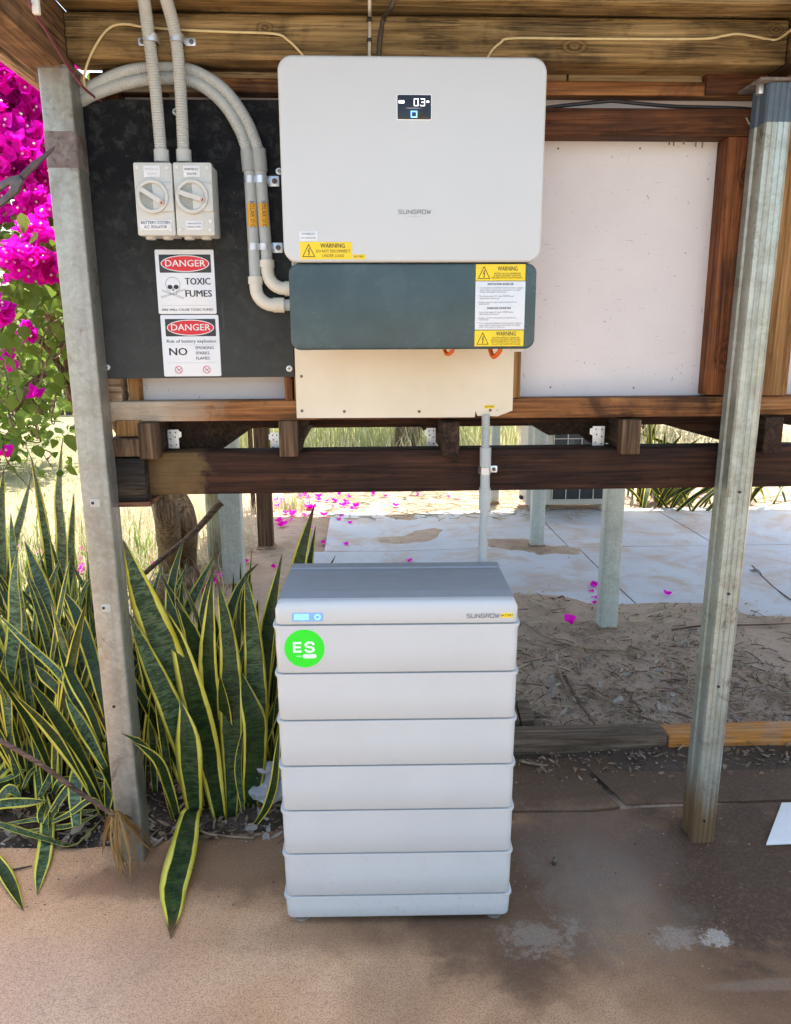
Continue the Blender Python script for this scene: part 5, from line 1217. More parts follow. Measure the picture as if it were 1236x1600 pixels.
# left bed: hero leaves
plant('tall pale snake plant leaves at the far left, standing above the rest', gr(60, 1120), [
    ([(88, 1000, 3.0), (84, 945, 2.98), (73, 850, 2.95), (61, 775, 2.93), (48, 712, 2.92)], 15, {'face': (.2, -1, 0), 'tw': .1}),
    ([(90, 1000, 3.05), (94, 910, 3.04), (97, 850, 3.03), (92, 780, 3.02), (95, 720, 3.02), (98, 684, 3.02)], 22, {'face': (-.1, -1, 0), 'tw': .6}),
    ([(112, 1000, 2.9), (114, 930, 2.88), (111, 860, 2.87), (114, 800, 2.86), (116, 768, 2.86)], 14, {'tw': .1}),
    ([(0, 960, 3.0), (4, 880, 3.0), (2, 800, 3.0), (6, 730, 3.0)], 18), 
    ([(10, 930, 3.1), (22, 850, 3.1), (38, 790, 3.1), (50, 740, 3.1)], 14, {'tw': .8}),
    ([(100, 1010, 2.92), (106, 945, 2.9), (95, 900, 2.88), (76, 834, 2.86)], 10), ], mat=LEAFP)
plant('snake plant with yellow-edged leaves crossing at the left edge', gr(50, 1150), [
    ([(12, 1120, 2.5), (16, 1040, 2.52), (24, 975, 2.54), (22, 910, 2.56), (28, 855, 2.58)], 26, {'face': (0, -1, .1), 'tw': .35}),
    ([(60, 1100, 2.55), (40, 1000, 2.6), (28, 930, 2.64), (20, 850, 2.68), (17, 800, 2.7)], 20),
    ([(98, 1040, 2.6), (84, 980, 2.62), (70, 930, 2.64), (52, 880, 2.66), (38, 845, 2.68)], 24, {'face': (.2, -1, .1)}),
    ([(100, 1050, 2.56), (78, 990, 2.6), (58, 935, 2.62), (42, 890, 2.64)], 18),
    ([(165, 1160, 2.36), (128, 1100, 2.38), (90, 1050, 2.4), (45, 1008, 2.42), (-8, 955, 2.44)], 14, {'face': (.2, -.8, .7)}),
    ([(75, 1070, 2.46), (84, 1010, 2.48), (94, 950, 2.5), (110, 870, 2.52)], 9),
    ([(15, 1150, 2.44), (10, 1090, 2.44), (5, 1050, 2.45), (8, 1025, 2.45)], 18), ], mat=LEAFP)
plant('snake plant leaves arching toward the left post from the bed', gr(150, 1190), [
    ([(168, 1120, 2.36), (150, 1050, 2.4), (135, 1000, 2.44), (118, 955, 2.48), (96, 920, 2.52)], 24, {'face': (.1, -1, .4)}),
    ([(160, 1090, 2.4), (142, 1040, 2.44), (125, 990, 2.48), (106, 960, 2.5), (95, 940, 2.52)], 16),
    ([(158, 1175, 2.33), (143, 1130, 2.34), (122, 1095, 2.36), (106, 1065, 2.38), (96, 1042, 2.4)], 24, {'face': (.2, -.8, .6)}),
    ([(160, 1160, 2.32), (140, 1110, 2.32), (118, 1070, 2.34), (98, 1025, 2.38), (90, 1002, 2.4)], 18, {'face': (.2, -.8, .6)}),
    ([(165, 1200, 2.3), (140, 1155, 2.3), (120, 1120, 2.3), (106, 1095, 2.32), (104, 1083, 2.33)], 20, {'face': (.2, -.8, .6)}),
    ([(100, 1090, 2.44), (85, 1072, 2.44), (68, 1055, 2.45), (55, 1038, 2.46)], 17, {'face': (.2, -.8, .5)}),
    ([(125, 1100, 2.4), (132, 1060, 2.42), (148, 1020, 2.44), (160, 985, 2.46)], 11),
    ([(100, 1020, 2.6), (118, 960, 2.62), (132, 920, 2.64), (148, 895, 2.66)], 10), 
    ([(84, 1040, 2.5), (95, 1010, 2.5), (100, 985, 2.5), (92, 975, 2.5)], 16), ])
# random plants filling the bed further back
rnd2 = random.Random(3)
extra = [(rnd2.uniform(-1.75, -.86), rnd2.uniform(2.5, 3.05)) for _ in range(14)]
fillers = [(-.50, 2.58), (-.38, 2.50), (-.60, 2.50), (-1.02, 2.50), (-1.28, 2.62), (-1.55, 2.55), (-1.12, 2.86), (-1.42, 3.0), (-.92, 2.74), (-1.7, 2.85), (-.62, 2.62), (-.80, 2.42), (-.52, 2.46), (-.46, 2.75)]
flab = ['of narrow leaves in the middle of the right clump', 'of narrow leaves nearest the battery', 'of narrow leaves tucked behind the left post', 'behind the arching leaves near the left post', 'in the thick of the left bed', 'at the very left edge of the photo', 'deep in the left bed under the tall pale leaves', 'farthest back in the left bed', 'directly behind the left post', 'far left rear, half out of view', 'behind the middle clump', 'low beside the left post', 'filling the foot of the right clump', 'rearmost of the right clump']
EX = ['first row of the left bed', 'second row of the left bed', 'third row of the left bed', 'back row of the left bed']
extra.sort(key=lambda q: q[1])
ord_ = ['first', 'second', 'third', 'fourth']
for i_, q in enumerate(extra):
    row = i_//4; mates = sorted([p_ for p_ in extra[row*4:row*4+4]]); fillers.append(q); flab.append(f'{ord_[mates.index(q)]} from the left in the {EX[row][:-16]} of the left bed')
for (bx, by), lb in zip(fillers, flab):
    t = thing('snake_plant', (bx, by, ground_h(bx, by)), 'snake plant '+lb, 'plant', 'snake plants')
    for k in range(10):
        rleaf(t, bx+rnd.uniform(-.09, .09), by+rnd.uniform(-.08, .08), rnd.uniform(.42, .82)*(.72 if by < 2.5 else 1), rnd.uniform(0, 6.28), rnd.uniform(.05, .42), rnd.uniform(.026, .052), .3, LEAFP if bx < -.9 and rnd.random() < .5 else None)
# fallen and broken leaves
def fallen(P_, wpx, label, face=(0, -.5, 1), **k):
    mid = P_[len(P_)//2]; b = pl(P_); wd = wpx*mpp(mid[0], mid[1], b[len(b)//2].y)
    o = leaf_obj('fallen_leaf', b, wd, face, None, **k); tag(o, label, 'leaf', 'fallen snake plant leaves'); return o
def G(px, py, z=.004): q = gr(px, py, z); return (q.x, q.y, q.z, 0)
def fl2(P_, wpx, label, face=(0, -.3, 1), **k):
    b = [Vector(q[:3]) for q in P_]; mid = b[len(b)//2]; wd = wpx/FPX*(mid-CP).length
    o = leaf_obj('fallen_leaf', b, wd, face, None, LEAFP if 'pale' in label or 'faded' in label or 'dull' in label or 'yellow' in label or 'spotted' in label else None, **k); tag(o, label, 'leaf', 'fallen snake plant leaves'); return o
fl2([(-.56, 2.25, .03), (-.565, 2.22, .075), (-.563, 2.16, .055), G(271, 1360, .012), G(272, 1420, .008), G(267, 1466, .006)], 37, 'broad green leaf lying forward on the slab with a dark dry tip', dry=.13, tw=0) if False else fl2([(-.565, 2.36, .02), (-.572, 2.27, .075), (-.568, 2.15, .045), G(272, 1385, .012), G(271, 1425, .008), G(267, 1466, .006)], 40, 'broad green leaf lying forward on the slab with a dark dry tip', dry=.13)
fl2([G(66, 1238, .06), G(74, 1285, .03), G(70, 1330, .010), G(62, 1370, .008), G(58, 1398, .006)], 21, 'dark green leaf end hanging onto the slab at lower left', twist=.2)
fl2([G(-25, 1320, .02), G(0, 1352, .012), G(16, 1380, .010), G(36, 1422, .006)], 18, 'green leaf tip at the left edge pointing toward the viewer', twist=.5)
fl2([G(-20, 1282, .05), G(30, 1298, .035), G(75, 1312, .02), G(112, 1322, .012), G(134, 1306, .03), G(168, 1270, .07)], 13, 'long pale green leaf bent upward near the post foot', twist=.9)
fl2([G(10, 1288, .03), G(70, 1278, .03), G(120, 1270, .04), G(160, 1264, .06)], 10, 'narrow yellow-edged leaf lying across the litter toward the post')
fl2([G(35, 1300, .02), G(75, 1295, .02), G(118, 1288, .03), G(158, 1270, .05)], 9, 'narrow banded leaf lying below the yellow-edged one')
fl2([G(70, 1288, .03), G(92, 1252, .07), G(115, 1222, .11), G(140, 1206, .13), G(174, 1222, .11)], 13, 'yellow leaf arching in front of the left bed', face=(0, -1, .6), twist=.3)
fl2([G(176, 1264, .05), G(184, 1240, .10), G(196, 1210, .15), G(213, 1164, .20)], 16, 'short curled leaf standing in front of the left post foot', face=(.3, -1, .3), twist=.8)
fl2([G(120, 1290, .05), G(118, 1230, .12), G(130, 1180, .17), G(112, 1150, .21), G(108, 1132, .22), G(70, 1122, .21), G(30, 1140, .17)], 24, 'dull grey-green leaf folded over in the left bed', face=(.1, -.8, .8), twist=.5)
fl2([G(-15, 1235, .06), G(30, 1188, .11), G(60, 1160, .14), G(100, 1132, .17)], 30, 'broad faded leaf leaning across the lower left bed', face=(.3, -1, .6))
fl2([G(-15, 1225, .10), G(15, 1215, .10), G(45, 1200, .11)], 10, 'small pale leaf scrap at the left edge of the bed')
fl2([G(-10, 1260, .05), G(20, 1215, .08), G(45, 1185, .10)], 28, 'broad dark leaf under the stick at the left edge', face=(.2, -1, .5))
fl2([G(62, 1245, .07), G(90, 1190, .12), G(105, 1120, .18), G(112, 1100, .2)], 12, 'spotted narrow leaf leaning behind the stick', face=(.2, -1, .4))
fl2([G(55, 1180, .12), G(62, 1240, .06), G(68, 1290, .02)], 14, 'limp leaf hanging over the litter at lower left', face=(0, -1, .4))
for k in range(16):      # more broken leaves jumbled over the litter
    px, py = rnd.uniform(0, 175), rnd.uniform(1130, 1285); a = rnd.uniform(0, 6.28); L = rnd.uniform(.12, .30); c0 = gr(px, py, .06); d = Vector((math.cos(a), .45*math.sin(a), rnd.uniform(-.1, .35)))*L/2
    o = leaf_obj('fallen_leaf', [c0-d, c0-d*.3+Vector((0, 0, rnd.uniform(.0, .05))), c0+d*.4+Vector((0, rnd.uniform(-.03, .03), rnd.uniform(0, .05))), c0+d], rnd.uniform(.018, .04), (rnd.uniform(-.4, .4), -.8, .7), None, LEAFP, twist=rnd.uniform(-1.6, 1.6), cup=rnd.uniform(.1, .6), dry=rnd.choice([.02, .1]))
    tag(o, 'curled pale leaf jumbled in the litter at the foot of the left bed', 'leaf', 'broken pale leaves in the litter')
# stick and husk
o = MB().tube(spline([at(-15, 1148, 2.10), at(60, 1192, 2.08), at(120, 1235, 2.06), at(178, 1274, 2.03)], 6), .006, 8, [.0075-.00008*i for i in range(19)]).build('stick', TWIG, smooth=True); tag(o, 'long brown stick slanting down to the left post foot', 'stick')
m = MB()
h0 = at(178, 1268, 2.035)
for k in range(34):
    ex = rnd.choice([(165, 1330), (188, 1365), (195, 1370), (202, 1372), (210, 1360), (228, 1318), (234, 1312), (238, 1328), (190, 1345)])
    e = gr(ex[0]+rnd.uniform(-9, 9), ex[1]+rnd.uniform(-18, 10), .006); q = h0+Vector((rnd.uniform(-.01, .012), rnd.uniform(-.008, .008), rnd.uniform(-.012, .012)))
    md = (q+e)/2+Vector((rnd.uniform(-.012, .018), rnd.uniform(-.02, .0), rnd.uniform(.0, .03)))
    vs, fs, _, _ = leaf_faces([q, md, e], rnd.uniform(.004, .011), Vector((rnd.uniform(-.5, .5), -1, .2)).normalized(), nseg=6, cup=.5, thick=.0012); m.add(vs, fs)
tag(m.build('dry_husk', HUSK, smooth=True), 'tan dried leaf husk splayed at the foot of the left post', 'husk')
o = MB().tube(spline([G(300, 1283, .02)[:3], G(318, 1300, .03)[:3], G(350, 1306, .012)[:3], G(398, 1309, .008)[:3]], 6), .004, 6).build('dry_stalk', PALETWIG, smooth=True); tag(o, 'pale dry stalk curled at the front of the right clump', 'stem')
# plastic bag behind the battery
m = MB(); c = at(418, 1225, 2.30); n = 12; g = []
for j in range(n+1):
    for i in range(n+1):
        u, v = i/n-.5, j/n-.5; nz = mnoise.fractal(Vector((u*5, v*5, 1.7)), 1, 2, 4)
        g.append((c.x+u*.10*(1+.3*nz), c.y-.03*nz+.05*v+abs(u)*.05, c.z+v*.13*(1-.25*abs(u))+.012*nz))
g2 = [(x, y+.004, z) for x, y, z in g]; N1 = n+1
m.add(g+g2, [(j*N1+i, j*N1+i+1, (j+1)*N1+i+1, (j+1)*N1+i) for j in range(n) for i in range(n)]+[(N1*N1+j*N1+i+N1, N1*N1+j*N1+i+1+N1, N1*N1+j*N1+i+1, N1*N1+j*N1+i) for j in range(n) for i in range(n)])
tag(m.build('plastic_bag', BAG, smooth=True), 'crumpled clear plastic bag between the snake plants and battery', 'bag')
# black leaf strip on the slab
o = MB().tube([gr(0, 1362, .005), gr(25, 1358, .006), gr(50, 1353, .006)], .003, 6, [.001, .0035, .002]).build('dark_twig', CABK, smooth=True); tag(o, 'short dark twig on the slab at the left edge', 'twig')

U = rnd.uniform
# ================================================================== BOUGAINVILLEA
def leaf_small(L, W, fold=.25, bend=.25):
    """heart-shaped leaf in local space, base at the origin, along +y"""
    sec = [(0, .0), (.12, .32), (.35, .5), (.6, .40), (.82, .2), (1, 0)]
    vs = []
    for (t, w_) in sec:
        z = -bend*L*t*t
        vs += [(-w_*W, t*L, z+fold*w_*W), (0, t*L, z), (w_*W, t*L, z+fold*w_*W)]
    fs = []
    for i in range(5):
        for k in (0, 1): fs.append((i*3+k, i*3+k+1, (i+1)*3+k+1, (i+1)*3+k))
    return vs, fs
def flower_geo(s):
    vs, fs = [], []
    for k in range(3):
        a = R(120*k); lv, lf = leaf_small(s, s*.85, .35, -.1); M = Matrix.Rotation(a, 4, 'Z') @ Matrix.Rotation(R(42), 4, 'X')
        b = len(vs); vs += [tuple(M @ Vector(v)) for v in lv]; fs += [tuple(b+i for i in f) for f in lf]
    return vs, fs
def rand_rot(up=.3):
    return Matrix.Rotation(rnd.uniform(0, 6.28), 4, 'Z') @ Matrix.Rotation(rnd.gauss(0, .9)+up, 4, 'X') @ Matrix.Rotation(rnd.uniform(0, 6.28), 4, 'Z')
BC = at(60, 330, 3.2)
bou = thing('bougainvillea', (at(262, 880, 4.4).x, 4.4, -.02), 'bougainvillea bush blazing magenta outside the left post', 'shrub')
# trunk and branches
root = gr(268, 884); root = Vector((root.x, root.y, -.05))
def limb(pts_, r0, r1, name='branch'):
    sp = spline(pts_, 6); n = len(sp); rs = [r0+(r1-r0)*i/(n-1)*(1) for i in range(n)]
    rs = [r*(1+.12*mnoise.noise(sp[i]*9)) for i, r in enumerate(rs)]
    MB().tube(sp, r0, 9, rs).build(name, BARK, bou, smooth=True)
limb([root, at(262, 820, 4.5), at(248, 770, 4.4), at(215, 700, 4.2), at(150, 600, 3.9), at(100, 480, 3.6), at(70, 330, 3.4)], .085, .03, 'trunk')
limb([root+Vector((.09, .02, 0)), at(292, 825, 4.7), at(278, 775, 4.75), at(230, 700, 4.6), at(120, 560, 4.3), at(40, 420, 4.0)], .075, .03, 'trunk')
for P_ in ([(122, 645, 3.3), (108, 600, 3.25), (85, 560, 3.2), (60, 530, 3.1), (30, 500, 3.0)], [(120, 640, 3.35), (112, 590, 3.35), (95, 540, 3.3), (82, 470, 3.3), (60, 400, 3.3)], [(110, 625, 3.3), (104, 570, 3.25), (98, 500, 3.2), (95, 430, 3.1)], [(125, 690, 3.3), (122, 650, 3.3), (118, 610, 3.3), (115, 570, 3.3)], [(-20, 545, 3.0), (20, 530, 3.05), (60, 525, 3.1), (92, 560, 3.2)], [(20, 640, 3.0), (60, 590, 3.1), (95, 590, 3.2), (120, 640, 3.3)], [(150, 800, 3.4), (130, 720, 3.35), (122, 660, 3.3)]):
    limb([at(*p) for p in P_], rnd.uniform(.012, .02), .004)
for k in range(34):
    a = BC+Vector((rnd.uniform(-.9, .4), rnd.uniform(-.4, .7), rnd.uniform(-1.0, .9))); q = [a]
    for j in range(3): a = a+Vector((rnd.uniform(-.12, .12), rnd.uniform(-.12, .1), rnd.uniform(-.12, .10))); q.append(a)
    limb(q, .004, .0015, 'twig')
def mesh_from(name, vs, fs, mat):
    me = bpy.data.meshes.new(name); me.from_pydata(vs, [], fs); me.materials.append(mat); me.shade_smooth(); return me
LEAFM = [mesh_from('leaf', *leaf_small(l, w_, f_, b_), BOUGL) for l, w_, f_, b_ in ((.085, .075, .25, .2), (.07, .06, .35, .35), (.10, .08, .15, .1), (.06, .055, .4, .2))]
FLOWM = [mesh_from('flower', *flower_geo(s), BRACT) for s in (.042, .05, .036)]
def put(name, me, p, M, parent):
    o = bpy.data.objects.new(name, me); COL.objects.link(o); o.parent = parent; o.matrix_local = Matrix.Translation(Vector(p)-org(parent)) @ M; return o
def stuffmesh(name, items, mat, parent):
    vs, fs = [], []
    for (lv, lf, p, M) in items:
        b = len(vs); vs += [tuple((M @ Vector(v))+Vector(p)) for v in lv]; fs += [tuple(b+i for i in f) for f in lf]
    m = MB(); m.v = vs; m.f = fs; o = m.build(name, mat, parent, smooth=True); o['kind'] = 'stuff'; return o
# flower clusters placed where the photo shows masses of bracts: (px, py, Y, radius px, how many)
clusters = [(20, 130, 3.2, 62, 330), (60, 190, 3.3, 56, 300), (20, 250, 3.1, 60, 300), (60, 110, 3.5, 60, 280), (30, 90, 3.4, 50, 200), (70, 290, 3.3, 30, 50), (50, 320, 3.0, 28, 40), (60, 370, 2.8, 22, 26), (35, 410, 2.75, 34, 46), (70, 420, 2.75, 26, 34), (5, 490, 2.75, 17, 20), (40, 515, 2.8, 10, 5), (48, 525, 2.8, 8, 4), (-40, 200, 3.1, 80, 160), (-60, 400, 3.0, 60, 60), (10, 325, 3.2, 30, 30), (62, 355, 2.85, 16, 12), (12, 560, 3.1, 10, 5), (8, 710, 2.9, 8, 2), (58, 618, 2.9, 6, 2)]
fl_items, tiny = [], []; cnt = 0
fgeo = [flower_geo(s) for s in (.042, .05, .036)]
for (px, py, Y, rp, nfl) in clusters:
    c = at(px, py, Y); r_ = rp*mpp(px, py, Y)
    for k in range(nfl):
        d = Vector((rnd.gauss(0, .5), rnd.gauss(0, .5), rnd.gauss(0, .5)))
        if d.length > 1.05: d *= 1.05/d.length
        p = c+d*r_; M = Matrix.Rotation(rnd.uniform(0, 6.28), 4, 'Z') @ Matrix.Rotation(R(75)+rnd.gauss(0, .6), 4, 'X') @ Matrix.Rotation(rnd.uniform(0, 2), 4, 'Z')
        M = Matrix.Rotation(rnd.gauss(0, .8), 4, 'Z') @ Matrix.Rotation(R(62)+rnd.gauss(0, .5), 4, 'X') @ Matrix.Rotation(rnd.uniform(0, 2), 4, 'Z')
        big = d.y < -.1 and cnt < 260
        i = rnd.randrange(3)
        if big: put('flower', FLOWM[i], p, M, bou); cnt += 1
        else: fl_items.append((*fgeo[i], p, M))
        if rnd.random() < .55: tiny.append(p+M.to_3x3() @ Vector((0, 0, .03)))
stuffmesh('flower_mass', fl_items, BRACT, bou)
m = MB()
for p in tiny:
    s = .0055; m.add([(p.x+s, p.y, p.z), (p.x-s, p.y, p.z), (p.x, p.y+s, p.z), (p.x, p.y-s, p.z), (p.x, p.y, p.z+s), (p.x, p.y, p.z-s)], [(0, 2, 4), (2, 1, 4), (1, 3, 4), (3, 0, 4), (2, 0, 5), (1, 2, 5), (3, 1, 5), (0, 3, 5)])
o = m.build('flower_centre', TINY, bou); o['kind'] = 'stuff'
lg = [leaf_small(l, w_, f_, b_) for l, w_, f_, b_ in ((.085, .075, .25, .2), (.07, .06, .35, .35), (.06, .05, .3, .3))]
items = []; cnt = 0
for k in range(300):       # leaves that can be told apart, lower and front
    px = rnd.uniform(-15, 128); py = rnd.choice([rnd.uniform(330, 560), rnd.uniform(430, 745)]); Y = rnd.uniform(2.7, 3.3)
    if py > 560 and rnd.random() < .35: continue
    put('leaf', LEAFM[rnd.randrange(4)], at(px, py, Y), Matrix.Rotation(rnd.gauss(0, 1.0), 4, 'Z') @ Matrix.Rotation(R(-60)+rnd.gauss(0, .6), 4, 'X') @ Matrix.Rotation(rnd.uniform(-.8, .8), 4, 'Y') @ Matrix.Scale(rnd.uniform(.42, .85), 4), bou)
for k in range(1500):
    px = rnd.uniform(-140, 150); py = rnd.triangular(40, 700, 380); Y = rnd.uniform(3.0, 4.2)
    if py < 310 and rnd.random() < .8: continue
    if py > 540 and rnd.random() < .45: continue
    items.append((*rnd.choice(lg), at(px, py, Y), rand_rot() @ Matrix.Scale(U(.5, .9), 4)))
stuffmesh('foliage', items, BOUGL, bou)

for k in range(26):
    a = at(rnd.uniform(-20, 125), rnd.uniform(480, 720), rnd.uniform(2.8, 3.4)); q = [a]
    for j in range(3): a = a+Vector((rnd.uniform(-.07, .07), rnd.uniform(-.08, .08), rnd.uniform(-.10, .12))); q.append(a)
    limb(q, .004, .0015, 'twig')
# blade-like tool poking in from the left
tl = thing('garden_tool', at(-20, 300, 2.2), 'grey metal fork-ended tool with a tapered dark blade poking in at the left', 'tool')
def flat(pp, Ya, th, name, mat):
    a = [at(x, y, Ya) for x, y in pp]; MB().rings([[tuple(q) for q in a], [(q.x, q.y+th, q.z) for q in a]]).build(name, mat, tl, bevel=.002)
flat([(27, 274), (48, 254), (86, 226), (84, 233), (62, 256), (36, 282)], 2.06, .006, 'blade', plain('blade_steel', (.10, .07, .075), .35, metal=.5, var=.25))
flat([(-14, 292), (14, 276), (29, 273), (36, 281), (28, 300), (10, 315), (-14, 332), (-14, 318), (8, 304), (17, 291), (14, 288), (-14, 306)], 2.054, .012, 'fork', plain('fork_steel', (.12, .105, .105), .4, metal=.6, var=.2))

# ================================================================== GROUND LITTER
def scatter_ok(x, y): return True
def litter(name, n, region, size, mat, label=None, cat=None, stuff=True):
    m = MB()
    for k in range(n):
        x, y = region(); z = max(ground_h(x, y), 0 if y < 2.3 else -.02)+rnd.uniform(.002, .012); L = rnd.uniform(*size); W_ = L*rnd.uniform(.2, .5)
        lv, lf = leaf_small(L, W_, rnd.uniform(-.5, .8), rnd.uniform(-.5, .6)); M = Matrix.Translation((x, y, z)) @ Matrix.Rotation(rnd.uniform(0, 6.28), 4, 'Z') @ Matrix.Rotation(rnd.gauss(0, .25), 4, 'X') @ Matrix.Rotation(rnd.gauss(0, .4), 4, 'Y')
        m.add([M @ Vector(v) for v in lv], lf)
    o = m.build(name, mat, smooth=True); o['kind'] = 'stuff'; o['label'] = label; o['category'] = cat; return o
def in_dirt():
    return (U(.3, 2.0), 2.85+abs(rnd.gauss(0, .6))) if rnd.random() < .75 else (U(-.3, 2.4), U(2.85, 4.4))
litter('leaf_litter', 900, in_dirt, (.012, .045), DRYLEAF, 'brown dry leaf scraps over the dirt behind the battery', 'leaf litter')
litter('bleached_litter', 330, in_dirt, (.012, .05), GREYLEAF, 'bleached grey leaf scraps over the dirt behind the battery', 'leaf litter')
litter('bed_litter', 700, lambda: (U(-1.9, -.18), 2.22+abs(rnd.gauss(0, .25))), (.015, .06), DRYLEAF, 'dry leaf litter under the snake plants', 'leaf litter')
litter('bed_litter_pale', 200, lambda: (U(-1.8, -.2), 2.22+abs(rnd.gauss(0, .2))), (.015, .06), GREYLEAF, 'pale leaf scraps under the snake plants', 'leaf litter')
litter('gutter_litter', 260, lambda: (U(.3, 2.0), U(2.5, 2.70)), (.012, .045), DRYLEAF, 'dark dry leaves gathered against the timber edging', 'leaf litter')
# soil crumbs
m = MB()
for k in range(2600):
    x, y = in_dirt() if rnd.random() < .7 else (U(.2, 2.2), U(2.45, 2.72)) if rnd.random() < .5 else (U(-1.7, -.15), 2.2+abs(rnd.gauss(0, .12)))
    s = rnd.uniform(.002, .008); z = max(ground_h(x, y), -.005)+s*.4
    m.add([(x+s, y, z), (x-s, y+s*.3, z), (x, y+s, z), (x+s*.2, y-s, z), (x, y, z+s*.8)], [(0, 2, 4), (2, 1, 4), (1, 3, 4), (3, 0, 4)])
o = m.build('soil_crumbs', plain('crumb', (.30, .23, .18), .95, var=.4, scale=80)); o['kind'] = 'stuff'; o['label'] = 'loose soil crumbs on the dirt and slab edge'; o['category'] = 'soil'
# single litter pieces big enough to pick out
for (px, py, L, lb) in ((385, 0, 0, ''),):
    pass
picks = [(922, 1032, .10, 'pale curled dead leaf lying left of the far steel post'), (862, 1061, .12, 'crumpled grey dead leaf nearest the battery top'), (966, 1097, .10, 'white torn scrap on the dirt before the timber edging'), (1022, 1062, .08, 'grey dead leaf in the middle of the dirt'), (1076, 1005, .14, 'large pale dry leaf curled against the fluted post'), (1180, 892, .10, 'dead leaf on the pale paving at right'), (868, 1075, .10, 'grey leaf scrap below the crumpled leaf by the battery'), (1146, 1128, .09, 'pale bark chip beside the orange edging'), (1023, 1148, .05, 'small pale chip on top of the timber edging'), (876, 945, .07, 'brown leaf on the sandy mound'), (1056, 948, .05, 'small dark leaf on the sandy ground')]
for (px, py, L, lb) in picks:
    p = gr(px, py, .012 if py < 1120 else .02); p.z = ground_h(p.x, p.y)+.012
    d = Vector((rnd.uniform(-1, 1), rnd.uniform(-.6, .6), 0)).normalized()*L*.4
    o = leaf_obj('dead_leaf', [p-d, p-d*.3+Vector((0, 0, .018)), p+d*.4+Vector((0, .01, .012)), p+d+Vector((0, 0, .02))], L*.25, (rnd.uniform(-.9, .9), -.6, 1), None, GREYLEAF if 'pale' in lb or 'grey' in lb or 'white' in lb else DRYLEAF, nseg=8, cup=.8, twist=rnd.choice([-1, 1])*rnd.uniform(1.2, 3.0), thick=.0012)
    tag(o, lb, 'leaf', 'dead leaves on the dirt')
twigs = [([(922, 1078), (960, 1100), (1000, 1120), (1040, 1136)], .007, PALETWIG, 'thick pale twig lying on the dirt in front of the edging'), ([(1068, 1034), (1076, 1060), (1068, 1090)], .004, PALETWIG, 'bent thin pale twig near the fluted post'), ([(875, 1050), (890, 1085), (893, 1090)], .004, PALETWIG, 'short pale twig by the crumpled grey leaf'), ([(815, 975), (860, 1000), (920, 1015), (1003, 1018)], .006, PALETWIG, 'long thin tan twig below the sandy mound'), ([(880, 1050), (905, 1095), (935, 1140)], .007, TWIG, 'dark twig pointing at the timber edging'), ([(1175, 880), (1205, 910), (1236, 935)], .006, TWIG, 'dark twig on the pale paving at the right edge'), ([(1050, 985), (1100, 980), (1180, 978), (1240, 975)], .006, TWIG, 'long dark twig crossing behind the fluted post'), ([(975, 1075), (1005, 1117)], .003, TWIG, 'thin twig crossing the thick pale twig'), ([(1060, 1175), (1075, 1160), (1082, 1150)], .003, PALETWIG, 'thin straw leaning on the edging left of the post'), ([(812, 1188), (830, 1193), (856, 1196)], .006, PALETWIG, 'flat tan straw on the dark soil next to the battery')]
for (P_, r_, mt, lb) in twigs:
    q = []
    for (px, py) in P_: g_ = gr(px, py, .01); g_.z = ground_h(g_.x, g_.y)+.012; q.append(g_)
    o = MB().tube(spline(q, 5), r_, 6, [r_*(1-.5*i/(len(q)*5)) for i in range((len(q)-1)*5+1)]).build('twig', mt, smooth=True); tag(o, lb, 'twig', 'twigs on the dirt')
# fine straw
m = MB()
for k in range(1100):
    if rnd.random() < .55: x, y = U(-.6, 2.0), U(6.6, 9.0)
    elif rnd.random() < .5: x, y = U(-1.6, -.9), U(4.4, 6.2)
    else: x, y = in_dirt()
    z = max(ground_h(x, y), -.004)+.012; a = U(0, 6.28); L = U(.05, .22) if y > 4 else U(.02, .09)
    d = Vector((math.cos(a), math.sin(a), U(-.04, .08)))*L; p = Vector((x, y, z)); m.tube([p, p+d*.5+Vector((U(-.02, .02), U(-.02, .02), U(0, .01))), p+d], .0018 if y < 4 else .004, 3)
o = m.build('straw', DRYG); o['kind'] = 'stuff'; o['label'] = 'dry straw strewn over the ground behind'; o['category'] = 'straw'
# short twigs mixed into the soil
for nm, mt, nn in (('fine_twigs', TWIG, 420), ('pale_twigs', PALETWIG, 300)):
    m = MB()
    for k in range(nn):
        x, y = in_dirt() if rnd.random() < .8 else (U(-1.7, -.2), 2.24+abs(rnd.gauss(0, .2)))
        a = U(0, 6.28); L = U(.03, .13); p = Vector((x, y, max(ground_h(x, y), -.004)+.006)); d = Vector((math.cos(a), math.sin(a), U(-.03, .12)))*L
        m.tube([p, p+d*.5+Vector((U(-.01, .01), U(-.01, .01), U(0, .008))), p+d], .0022, 4, [.0028, .0022, .001])
    o = m.build(nm, mt); o['kind'] = 'stuff'; o['label'] = ('dark' if mt is TWIG else 'pale')+' short twigs strewn through the soil and bed'; o['category'] = 'twigs'
# grit on the slab
m = MB()
for k in range(700):
    x = U(.25, 1.7); y = U(1.6, 2.6) if rnd.random() < .5 else U(2.1, 2.66)
    if rnd.random() < .25: x, y = U(-1.4, 0), U(1.9, 2.24)
    s = rnd.uniform(.0012, .0042); z = .004
    m.add([(x+s, y, z-.004), (x-s, y+s*.3, z-.004), (x, y+s, z-.004), (x+s*.2, y-s, z-.004), (x, y, z+s*.8-.004)], [(0, 2, 4), (2, 1, 4), (1, 3, 4), (3, 0, 4)])
o = m.build('slab_grit', plain('grit', (.26, .21, .16), .95, var=.5, scale=60)); o['kind'] = 'stuff'; o['label'] = 'loose grit scattered over the concrete slab'; o['category'] = 'grit'
